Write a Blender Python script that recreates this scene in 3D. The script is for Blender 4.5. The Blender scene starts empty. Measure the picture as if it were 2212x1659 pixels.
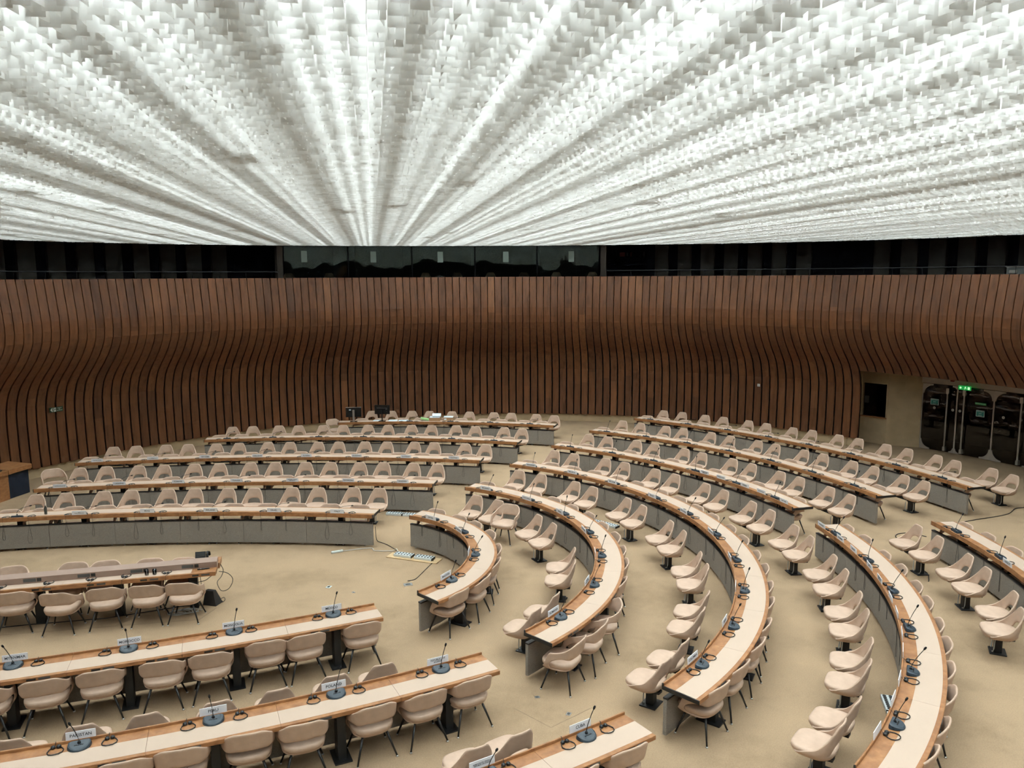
import bpy, bmesh, math, random
import numpy as np
from mathutils import Matrix, Vector

# ------------------------------------------------------------------ camera, world, exposure
SC = bpy.context.scene
COL = SC.collection
random.seed(7)
rng = np.random.default_rng(7)
PI = math.pi
PITCH = math.atan((829.5 - 598.0) / 1680.0)
cam_data = bpy.data.cameras.new('camera')
cam_data.sensor_fit = 'HORIZONTAL'
cam_data.sensor_width = 36.0
cam_data.lens = 1680.0 / 2212.0 * 36.0
cam_data.clip_start = 0.1
cam_data.clip_end = 200.0
cam = bpy.data.objects.new('camera', cam_data)
COL.objects.link(cam)
cam.matrix_world = (Matrix.Translation((0, 0, 6.0)) @ Matrix.Rotation(PI / 2 - PITCH, 4, 'X')
                    @ Matrix.Rotation(-math.radians(0.3), 4, 'Z'))
SC.camera = cam
world = bpy.data.worlds.new('world')
SC.world = world
world.use_nodes = True
world.node_tree.nodes['Background'].inputs[0].default_value = (0.5, 0.45, 0.4, 1)
world.node_tree.nodes['Background'].inputs[1].default_value = 0.02
SC.view_settings.view_transform = 'Standard'
SC.view_settings.look = 'None'
SC.view_settings.gamma = 1.0
SC.view_settings.use_curve_mapping = False
SC.view_settings.exposure = 0.12
cy = SC.cycles
cy.use_denoising = True
cy.use_adaptive_sampling = True
cy.adaptive_threshold = 0.1
cy.adaptive_min_samples = 16
cy.denoiser = 'OPENIMAGEDENOISE'
cy.denoising_prefilter = 'FAST'
cy.max_bounces = 5
cy.diffuse_bounces = 3
cy.glossy_bounces = 3
cy.transmission_bounces = 4
cy.transparent_max_bounces = 14
cy.caustics_reflective = False
cy.caustics_refractive = False
cy.sample_clamp_indirect = 4.0
cy.use_light_tree = True

HALL = (0.05, 16.2)            # centre of the round hall
def pol(r, deg, z=None):
    a = math.radians(deg)
    p = (HALL[0] + r * math.cos(a), HALL[1] + r * math.sin(a))
    return p if z is None else (p[0], p[1], z)

# the lamps above the lattice ceiling: rows of strip luminaires running toward the far wall
GRID_A = math.radians(100.1)
GU = (math.cos(GRID_A), math.sin(GRID_A))
GV = (GU[1], -GU[0])
CEIL_R = 15.2
def ceil_z(x, y): return 7.22 - 0.0007 * (x - HALL[0]) ** 2
LAMP_POWER = 9.8
LAMP_H = 0.195
def lamp_lines():
    # three tubes to a luminaire row, rows 0.85 m apart; here and there a tube is out or weaker
    lrng = random.Random(5)
    for k in range(-18, 19):
        v = k * 0.85 + 0.33
        half = CEIL_R ** 2 - v * v
        if half <= 4: continue
        end = math.sqrt(half) - 0.12
        start = -21.0 if abs(v) < 14 else -end       # the ceiling runs on over the gallery behind the camera
        rowgain = lrng.uniform(0.75, 1.2)
        for dv, dg in ((-0.2125, 1.1), (0.0, 0.95), (0.2125, 1.1), (0.425, 0.15)):
            g = dg * (rowgain * lrng.choice((0.2, 0.6, 1.0, 1.1, 1.3, 1.5)) if abs(v) < 11 else rowgain)
            if g == 0: continue
            if lrng.random() < 0.45:
                c = lrng.uniform(start + 8, end - 1.5)
                yield v + dv, start, c - start, g; yield v + dv, c + 0.6, end - c - 0.6, g
            else: yield v + dv, start, end - start, g
for v, s, L, g in lamp_lines():
    cx = HALL[0] + GU[0] * (s + L / 2) + GV[0] * v
    cyy = HALL[1] + GU[1] * (s + L / 2) + GV[1] * v
    ld = bpy.data.lights.new('strip_lamp', 'AREA')
    ld.shape = 'RECTANGLE'
    ld.size = L
    ld.size_y = 0.05
    ld.energy = LAMP_POWER * L / 3.0 * g
    ld.color = (0.87, 0.985, 1.0)
    lo = bpy.data.objects.new('strip_lamp', ld)
    COL.objects.link(lo)
    lo.location = (cx, cyy, 7.22 + LAMP_H - 0.035)
    zz = [ceil_z(HALL[0] + GU[0] * t + GV[0] * v, 0) + LAMP_H for t in (s, s + L)]
    lo.location.z = (zz[0] + zz[1]) / 2
    lo.rotation_euler = (0, math.atan2(zz[0] - zz[1], L), GRID_A)

# ------------------------------------------------------------------ materials
def mat(name, color, rough=0.6, metal=0.0, spec=0.5, emis=None, estr=0.0):
    m = bpy.data.materials.new(name); m.use_nodes = True
    b = m.node_tree.nodes['Principled BSDF']
    b.inputs['Base Color'].default_value = (*color, 1)
    b.inputs['Roughness'].default_value = rough
    b.inputs['Metallic'].default_value = metal
    b.inputs['Specular IOR Level'].default_value = spec
    if emis:
        b.inputs['Emission Color'].default_value = (*emis, 1); b.inputs['Emission Strength'].default_value = estr
    return m
def nodes(m): return m.node_tree.nodes, m.node_tree.links, m.node_tree.nodes['Principled BSDF']
def ramp(m, src, stops):
    n, l, b = nodes(m)
    r = n.new('ShaderNodeValToRGB')
    while len(r.color_ramp.elements) < len(stops): r.color_ramp.elements.new(0.5)
    for e, (p, c) in zip(r.color_ramp.elements, stops): e.position = p; e.color = (*c, 1)
    l.new(src, r.inputs[0]); return r.outputs[0]
def noise(m, scale, detail=4.0, stretch=None, rough=0.55, coord='Object'):
    n, l, b = nodes(m)
    t = n.new('ShaderNodeTexCoord'); k = n.new('ShaderNodeTexNoise')
    k.inputs['Scale'].default_value = scale; k.inputs['Detail'].default_value = detail; k.inputs['Roughness'].default_value = rough
    if stretch:
        mp = n.new('ShaderNodeMapping'); mp.inputs['Scale'].default_value = stretch
        l.new(t.outputs[coord], mp.inputs[0]); l.new(mp.outputs[0], k.inputs['Vector'])
    else: l.new(t.outputs[coord], k.inputs['Vector'])
    return k.outputs['Fac']
def mixc(m, a, b_, fac, mode='MULTIPLY'):
    n, l, b = nodes(m)
    x = n.new('ShaderNodeMix'); x.data_type = 'RGBA'; x.blend_type = mode
    if isinstance(fac, float): x.inputs[0].default_value = fac
    else: l.new(fac, x.inputs[0])
    l.new(a, x.inputs[6]); l.new(b_, x.inputs[7]); return x.outputs[2]
def setc(m, out): n, l, b = nodes(m); l.new(out, b.inputs['Base Color'])
def bump(m, src, strength, dist=0.01):
    n, l, b = nodes(m)
    u = n.new('ShaderNodeBump'); u.inputs['Strength'].default_value = strength; u.inputs['Distance'].default_value = dist
    l.new(src, u.inputs['Height']); l.new(u.outputs[0], b.inputs['Normal'])

M = {}
M['leather'] = mat('beige_leather', (0.60, 0.45, 0.34), 0.48, spec=0.3)
setc(M['leather'], ramp(M['leather'], noise(M['leather'], 9.0, 3), [(0.3, (0.50, 0.352, 0.262)), (0.7, (0.56, 0.40, 0.302))]))
M['black'] = mat('black_metal', (0.012, 0.012, 0.013), 0.45)
M['blackpost'] = mat('black_post', (0.010, 0.011, 0.012), 0.55)
M['chrome'] = mat('pale_steel', (0.62, 0.62, 0.60), 0.3, 0.8)
M['tube'] = mat('grey_cable_tube', (0.45, 0.45, 0.42), 0.4)
M['felt'] = mat('grey_felt', (0.17, 0.155, 0.135), 0.95, spec=0.1)
f1 = noise(M['felt'], 170.0, 3, (1, 1, 0.5)); setc(M['felt'], ramp(M['felt'], f1, [(0.3, (0.185, 0.165, 0.142)), (0.7, (0.325, 0.292, 0.254))])); bump(M['felt'], f1, 0.4, 0.004)
M['backing'] = mat('dark_backing', (0.025, 0.018, 0.013), 0.8)
def wood(name, dark, mid, light, rough=0.42, st=(1.2, 1.2, 14)):
    m = mat(name, mid, rough, spec=0.4)
    f = noise(m, 3.0, 6, st, 0.6); setc(m, ramp(m, f, [(0.28, dark), (0.5, mid), (0.75, light)])); return m
M['deskwood'] = wood('desk_wood', (0.225, 0.092, 0.036), (0.31, 0.138, 0.054), (0.40, 0.195, 0.082), st=(2.5, 2.5, 6))
M['cream'] = mat('cream_laminate', (0.535, 0.405, 0.315), 0.5, spec=0.3)
M['micbase'] = mat('slate_plastic', (0.026, 0.039, 0.053), 0.36)
M['micblack'] = mat('black_plastic', (0.010, 0.010, 0.011), 0.4)
M['foam'] = mat('black_foam', (0.008, 0.008, 0.009), 0.9)
M['cord'] = mat('dark_cord', (0.016, 0.014, 0.012), 0.6)
M['whitecord'] = mat('white_cord', (0.6, 0.57, 0.5), 0.5)
M['plate'] = mat('white_plate', (0.90, 0.90, 0.94), 0.5, spec=0.3)
M['ink'] = mat('black_ink', (0.018, 0.022, 0.035), 0.7)
M['slot'] = mat('dark_slot', (0.012, 0.011, 0.010), 0.5)
M['channel'] = mat('grey_channel_panel', (0.07, 0.07, 0.068), 0.45)
M['whiteplastic'] = mat('white_plastic', (0.72, 0.78, 0.80), 0.4)
M['ply'] = wood('pale_board', (0.50, 0.34, 0.17), (0.60, 0.42, 0.23), (0.68, 0.5, 0.3))
# carpet
M['carpet'] = mat('beige_carpet', (0.42, 0.33, 0.2), 0.95, spec=0.08)
cfine = ramp(M['carpet'], noise(M['carpet'], 55.0, 3), [(0.3, (0.325, 0.227, 0.141)), (0.7, (0.395, 0.28, 0.18))])
cbig = ramp(M['carpet'], noise(M['carpet'], 0.55, 5, None, 0.65), [(0.33, (0.78, 0.77, 0.75)), (0.5, (0.96, 0.96, 0.96)), (0.72, (1.07, 1.06, 1.05))])
cst = ramp(M['carpet'], noise(M['carpet'], 2.2, 4, (1, 0.45, 1), 0.7), [(0.2, (0.72, 0.70, 0.68)), (0.36, (1, 1, 1)), (1.0, (1, 1, 1))])
setc(M['carpet'], mixc(M['carpet'], mixc(M['carpet'], cfine, cbig, 1.0), cst, 0.7))
bump(M['carpet'], noise(M['carpet'], 140.0, 2), 0.15, 0.003)
# wall planks: each plank its own tone through the point attribute "tone"
M['plank'] = mat('walnut_plank', (0.2, 0.09, 0.04), 0.38, spec=0.45)
n_, l_, b_ = nodes(M['plank'])
at = n_.new('ShaderNodeAttribute'); at.attribute_name = 'tone'
tone = ramp(M['plank'], at.outputs['Fac'], [(0.0, (0.100, 0.040, 0.0185)), (0.4, (0.134, 0.052, 0.0215)), (0.75, (0.155, 0.061, 0.025)), (1.0, (0.190, 0.079, 0.033))])
grain = ramp(M['plank'], noise(M['plank'], 2.6, 6, (3.5, 3.5, 0.35), 0.65), [(0.28, (0.50, 0.48, 0.46)), (0.5, (0.95, 0.95, 0.95)), (0.75, (1.2, 1.17, 1.1))])
setc(M['plank'], mixc(M['plank'], tone, grain, 0.9))
M['gap'] = mat('plank_gap', (0.006, 0.004, 0.003), 0.9, spec=0.1)
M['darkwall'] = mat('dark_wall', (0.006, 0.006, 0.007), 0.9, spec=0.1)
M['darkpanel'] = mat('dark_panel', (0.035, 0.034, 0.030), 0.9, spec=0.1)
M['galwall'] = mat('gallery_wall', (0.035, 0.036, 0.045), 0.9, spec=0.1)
M['galpanel'] = mat('gallery_panel', (0.26, 0.25, 0.23), 0.9, spec=0.1)
M['beigewall'] = mat('beige_wall', (0.33, 0.25, 0.155), 0.85, spec=0.15)
setc(M['beigewall'], ramp(M['beigewall'], noise(M['beigewall'], 3.0, 5), [(0.3, (0.42, 0.31, 0.185)), (0.7, (0.50, 0.375, 0.235))]))
M['steel'] = mat('warm_steel', (0.46, 0.41, 0.36), 0.35, 0.35)
M['handle'] = mat('handle_steel', (0.6, 0.58, 0.55), 0.28, 0.7)
M['green'] = mat('exit_green', (0.01, 0.22, 0.06), 0.5)
M['greenlit'] = mat('exit_green_lit', (0.01, 0.25, 0.05), 0.5, emis=(0.02, 0.42, 0.08), estr=0.55)
M['whitelit'] = mat('exit_white_lit', (0.6, 0.9, 0.6), 0.5, emis=(0.55, 1.0, 0.55), estr=0.9)
M['darkgreen'] = mat('sign_dark_green', (0.008, 0.055, 0.022), 0.5)
M['teal'] = mat('sign_teal', (0.01, 0.16, 0.13), 0.5)
M['signwhite'] = mat('sign_white', (0.62, 0.68, 0.66), 0.5)
M['red'] = mat('alarm_red', (0.22, 0.012, 0.012), 0.5)
M['navy'] = mat('navy_panel', (0.006, 0.012, 0.028), 0.8)
M['roundwhite'] = mat('sticker_white', (0.55, 0.55, 0.52), 0.5)
M['paper'] = mat('white_paper', (0.75, 0.82, 0.86), 0.7)
M['greenpaper'] = mat('green_paper', (0.35, 0.6, 0.25), 0.7)
M['card'] = mat('brown_card', (0.42, 0.25, 0.13), 0.8)
M['ledge'] = mat('mauve_brown_laminate', (0.30, 0.20, 0.155), 0.5)
M['screen'] = mat('black_screen', (0.008, 0.010, 0.011), 0.25)

def glassmat(name, tint, rough, refl_tint=(1, 1, 1), bumpy=False, ior=1.5):
    m = bpy.data.materials.new(name); m.use_nodes = True
    n, l = m.node_tree.nodes, m.node_tree.links
    n.clear()
    o = n.new('ShaderNodeOutputMaterial'); mx = n.new('ShaderNodeMixShader'); tr = n.new('ShaderNodeBsdfTransparent')
    gl = n.new('ShaderNodeBsdfGlossy'); fr = n.new('ShaderNodeFresnel')
    tr.inputs[0].default_value = (*tint, 1); gl.inputs['Color'].default_value = (*refl_tint, 1); gl.inputs['Roughness'].default_value = rough
    fr.inputs['IOR'].default_value = ior
    if bumpy:
        t = n.new('ShaderNodeTexCoord'); k = n.new('ShaderNodeTexNoise'); u = n.new('ShaderNodeBump')
        k.inputs['Scale'].default_value = 0.9; k.inputs['Detail'].default_value = 1.0
        u.inputs['Strength'].default_value = 0.10; u.inputs['Distance'].default_value = 0.25
        l.new(t.outputs['Object'], k.inputs['Vector']); l.new(k.outputs['Fac'], u.inputs['Height']); l.new(u.outputs[0], gl.inputs['Normal'])
    l.new(fr.outputs[0], mx.inputs[0]); l.new(tr.outputs[0], mx.inputs[1]); l.new(gl.outputs[0], mx.inputs[2]); l.new(mx.outputs[0], o.inputs[0])
    return m
M['boothglass'] = glassmat('booth_glass', (0.75, 0.8, 0.78), 0.02, (0.8, 0.95, 0.9), True, 1.55)
M['doorglass'] = glassmat('door_glass', (0.55, 0.55, 0.55), 0.02, (0.9, 0.9, 0.9), False, 1.5)
M['tumbler'] = glassmat('clear_glass', (0.93, 0.94, 0.94), 0.05, (1, 1, 1), False, 1.5)
# lattice: thin white translucent plates
m = bpy.data.materials.new('white_lattice'); m.use_nodes = True
n, l = m.node_tree.nodes, m.node_tree.links
n.clear()
o = n.new('ShaderNodeOutputMaterial'); mx = n.new('ShaderNodeMixShader'); df = n.new('ShaderNodeBsdfDiffuse'); tl = n.new('ShaderNodeBsdfTranslucent')
mx.inputs[0].default_value = 0.32
pa = n.new('ShaderNodeAttribute'); pa.attribute_name = 'tone'
pr_ = n.new('ShaderNodeValToRGB'); pr_.color_ramp.elements[0].color = (0.68, 0.67, 0.64, 1); pr_.color_ramp.elements[1].color = (0.86, 0.86, 0.84, 1)
l.new(pa.outputs['Fac'], pr_.inputs[0]); l.new(pr_.outputs[0], df.inputs[0]); l.new(pr_.outputs[0], tl.inputs[0])
l.new(df.outputs[0], mx.inputs[1]); l.new(tl.outputs[0], mx.inputs[2]); l.new(mx.outputs[0], o.inputs[0])
M['lattice'] = m

# ------------------------------------------------------------------ mesh helpers
class MB:
    def __init__(s): s.v = []; s.f = []
    def add(s, vs, fs):
        o = len(s.v); s.v += [tuple(p) for p in vs]; s.f += [tuple(i + o for i in f) for f in fs]; return s
    def box(s, x0, x1, y0, y1, z0, z1, mtx=None):
        vs = [Vector((x, y, z)) for z in (z0, z1) for y in (y0, y1) for x in (x0, x1)]
        if mtx is not None: vs = [mtx @ p for p in vs]
        return s.add(vs, [(0, 2, 3, 1), (4, 5, 7, 6), (0, 1, 5, 4), (2, 6, 7, 3), (1, 3, 7, 5), (0, 4, 6, 2)])
    def bbox(s, x0, x1, y0, y1, z0, z1, b=0.005):
        bm = bmesh.new(); bmesh.ops.create_cube(bm, size=1.0)
        for p in bm.verts: p.co = ((x0 + x1) / 2 + p.co.x * (x1 - x0), (y0 + y1) / 2 + p.co.y * (y1 - y0), (z0 + z1) / 2 + p.co.z * (z1 - z0))
        bmesh.ops.bevel(bm, geom=list(bm.edges), offset=b, segments=2, affect='EDGES', profile=0.6)
        bm.verts.index_update()
        s.add([p.co[:] for p in bm.verts], [[q.index for q in f.verts] for f in bm.faces]); bm.free(); return s
    def tube(s, pts, r, n=6, cap=True):
        pts = [Vector(p) for p in pts]; k = len(pts); rs = r if isinstance(r, (list, tuple)) else [r] * k
        vs = []; up = Vector((0, 0, 1))
        for i, p in enumerate(pts):
            t = (pts[min(i + 1, k - 1)] - pts[max(i - 1, 0)]).normalized()
            a = t.cross(up if abs(t.z) < 0.95 else Vector((1, 0, 0))).normalized(); b = t.cross(a)
            vs += [p + (a * math.cos(2 * PI * j / n) + b * math.sin(2 * PI * j / n)) * rs[i] for j in range(n)]
        fs = [(i * n + j, i * n + (j + 1) % n, (i + 1) * n + (j + 1) % n, (i + 1) * n + j) for i in range(k - 1) for j in range(n)]
        if cap: fs += [tuple(range(n))[::-1], tuple((k - 1) * n + j for j in range(n))]
        return s.add(vs, fs)
    def lathe(s, prof, n=16, c=(0, 0, 0), sx=1.0, sy=1.0):
        vs = []
        for r, z in prof: vs += [(c[0] + r * sx * math.cos(2 * PI * j / n), c[1] + r * sy * math.sin(2 * PI * j / n), c[2] + z) for j in range(n)]
        k = len(prof)
        fs = [(i * n + j, i * n + (j + 1) % n, (i + 1) * n + (j + 1) % n, (i + 1) * n + j) for i in range(k - 1) for j in range(n)]
        fs += [tuple(range(n))[::-1], tuple((k - 1) * n + j for j in range(n))]
        return s.add(vs, fs)
    def prism(s, poly, z0, z1, mtx=None):
        k = len(poly); vs = [Vector((x, y, z0)) for x, y in poly] + [Vector((x, y, z1)) for x, y in poly]
        if mtx is not None: vs = [mtx @ p for p in vs]
        return s.add(vs, [tuple(range(k))[::-1], tuple(range(k, 2 * k))] + [(i, (i + 1) % k, k + (i + 1) % k, k + i) for i in range(k)])
    def sweep(s, prof, cx, cy, a0, a1, n):
        # closed cross-section of (radius, height) pairs swept round an arc
        k = len(prof); vs = []
        for i in range(n + 1):
            a = a0 + (a1 - a0) * i / n; c, d = math.cos(a), math.sin(a)
            vs += [(cx + r * c, cy + r * d, z) for r, z in prof]
        fs = [(i * k + j, i * k + (j + 1) % k, (i + 1) * k + (j + 1) % k, (i + 1) * k + j) for i in range(n) for j in range(k)]
        fs += [tuple(range(k))[::-1], tuple(n * k + j for j in range(k))]
        return s.add(vs, fs)
    def mesh(s, name, m, smooth=False):
        me = bpy.data.meshes.new(name); me.from_pydata(s.v, [], s.f)
        bm = bmesh.new(); bm.from_mesh(me); bmesh.ops.recalc_face_normals(bm, faces=bm.faces); bm.to_mesh(me); bm.free()
        me.materials.append(m)
        if smooth:
            me.polygons.foreach_set('use_smooth', [True] * len(me.polygons))
        return me
def link(name, me, parent=None, loc=None, rz=0.0):
    o = bpy.data.objects.new(name, me); COL.objects.link(o)
    if parent is not None: o.parent = parent
    if loc is not None: o.location = loc
    if rz: o.rotation_euler = (0, 0, rz)
    return o
def obj(name, mb, m, parent=None, smooth=False, loc=None, rz=0.0): return link(name, mb.mesh(name, m, smooth), parent, loc, rz)
def struct(name, mb, m, smooth=False, parent=None):
    o = obj(name, mb, m, parent, smooth)
    if parent is None: o['kind'] = 'structure'
    return o
def tag(o, label, cat, group=None):
    o['label'] = label; o['category'] = cat
    if group: o['group'] = group
    return o
def thing(name, label, cat, loc=(0, 0, 0), rz=0.0, group=None):
    return tag(link(name, None, None, loc, rz), label, cat, group)
def dup(root, loc, rz, label, group=None):
    r = root.copy(); COL.objects.link(r); r.location = loc; r.rotation_euler = (0, 0, rz); r['label'] = label
    if group: r['group'] = group
    for ch in list(root.children):
        c = ch.copy(); COL.objects.link(c); c.parent = r
        for g in ch.children:
            d = g.copy(); COL.objects.link(d); d.parent = c
    return r
def baked(me, mods):
    # evaluates modifiers once so that every copy shares one finished mesh
    o = bpy.data.objects.new('tmp', me); COL.objects.link(o)
    for kind, kw in mods:
        md = o.modifiers.new(kind, kind)
        for a, b in kw.items(): setattr(md, a, b)
    dg = bpy.context.evaluated_depsgraph_get(); dg.update()
    r = bpy.data.meshes.new_from_object(o.evaluated_get(dg), depsgraph=dg)
    bpy.data.objects.remove(o); r.name = me.name
    r.polygons.foreach_set('use_smooth', [True] * len(r.polygons))
    return r
TEXT_CACHE = {}
def text_mesh(body, size, m, depth=0.0006):
    key = (body, round(size, 4), m.name)
    if key in TEXT_CACHE: return TEXT_CACHE[key]
    cu = bpy.data.curves.new('lettering', 'FONT'); cu.body = body; cu.size = size; cu.align_x = 'CENTER'; cu.align_y = 'CENTER'
    cu.extrude = depth; cu.resolution_u = 2; cu.space_line = 0.85; cu.offset = size * 0.006
    o = bpy.data.objects.new('tmp', cu); COL.objects.link(o)
    dg = bpy.context.evaluated_depsgraph_get(); dg.update()
    me = bpy.data.meshes.new_from_object(o.evaluated_get(dg), depsgraph=dg); bpy.data.objects.remove(o)
    me.materials.clear(); me.materials.append(m); me.name = 'lettering'
    TEXT_CACHE[key] = me
    return me
def spline(pts, per=4):
    # smooth run through the given points
    P = [Vector(p) for p in pts]; out = []
    for i in range(len(P) - 1):
        p0, p1, p2, p3 = P[max(i - 1, 0)], P[i], P[i + 1], P[min(i + 2, len(P) - 1)]
        for j in range(per):
            t = j / per; out.append(0.5 * ((2 * p1) + (-p0 + p2) * t + (2 * p0 - 5 * p1 + 4 * p2 - p3) * t * t + (-p0 + 3 * p1 - 3 * p2 + p3) * t ** 3))
    return out + [P[-1]]
ORD = 'first second third fourth fifth sixth seventh eighth ninth tenth eleventh twelfth thirteenth fourteenth fifteenth sixteenth seventeenth eighteenth nineteenth twentieth'.split()

# ------------------------------------------------------------------ plan of the hall (metres and degrees)
TABLES={
'A1':(-6.783, -8.835, 25.844, 1.7817, 1.4291, [1.7357, 1.6839, 1.6271, 1.5725, 1.5166, 1.4603]),
'A2':(-6.17, -9.82, 29.423, 1.7718, 1.4303, [1.7511, 1.7032, 1.654, 1.6039, 1.5548, 1.5051, 1.4566]),
'A3':(-6.558, -7.404, 29.803, 1.7731, 1.3815, [1.7533, 1.7026, 1.6534, 1.6026, 1.5543, 1.5043, 1.4549, 1.4069]),
'A4':(-6.309, 2.505, 22.758, 1.7374, 1.283, [1.7064, 1.6421, 1.5762, 1.5108, 1.4442, 1.3804, 1.318]),
'A5':(-4.3, 9.0, 19.01, 1.6789, 1.2627, [1.6196, 1.5432, 1.4641, 1.3873, 1.3096]),
'T1':(-3.45, 14.36, 2.6, 1.1078, -0.7858, [0.8783, 0.4716, -0.031, -0.5175]),
'T2':(-3.51, 14.51, 5.07, 1.0965, -0.76, [0.9773, 0.713, 0.4585, 0.201, -0.0647, -0.3442, -0.6184]),
'T3':(-3.42, 14.71, 7.49, 1.1086, -0.7748, [1.0189, 0.8383, 0.6533, 0.453, 0.2742, 0.0878, -0.1062, -0.2959, -0.4874, -0.6704]),
'D4':(-3.67, 14.79, 10.17, 0.1152, -0.7652, [0.0567, -0.0916, -0.2302, -0.3724, -0.5112, -0.6546]),
'B4':(-3.9, 14.6, 10.582, 1.0657, 0.2455, [1.0095, 0.8713, 0.7348, 0.5958, 0.4571, 0.3224]),
'B5':(-3.6, 15.2, 12.657, 1.0542, 0.2319, [1.0073, 0.8937, 0.7741, 0.6538, 0.5372, 0.4198, 0.3044]),
'B6':(-5.0, 14.6, 16.847, 0.9691, 0.2523, [0.9335, 0.8443, 0.7527, 0.6608, 0.5728, 0.4839, 0.3942, 0.3056]),
'D5':(-3.6, 14.9, 12.631, 0.0957, -0.3396, [0.0463, -0.071, -0.1898]),
'C1':(-19.865, 49.112, 41.052, -1.2782, -1.1276, [-1.2495, -1.2146, -1.1801, -1.1443]),
'C2':(-12.851, 31.946, 24.909, -1.318, -1.0499, [-1.2492, -1.1921, -1.134, -1.0767]),
'C3':(-15.55, 33.617, 30.008, -1.0437, -0.9732, [-1.0396, -0.9959]),
}
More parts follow.
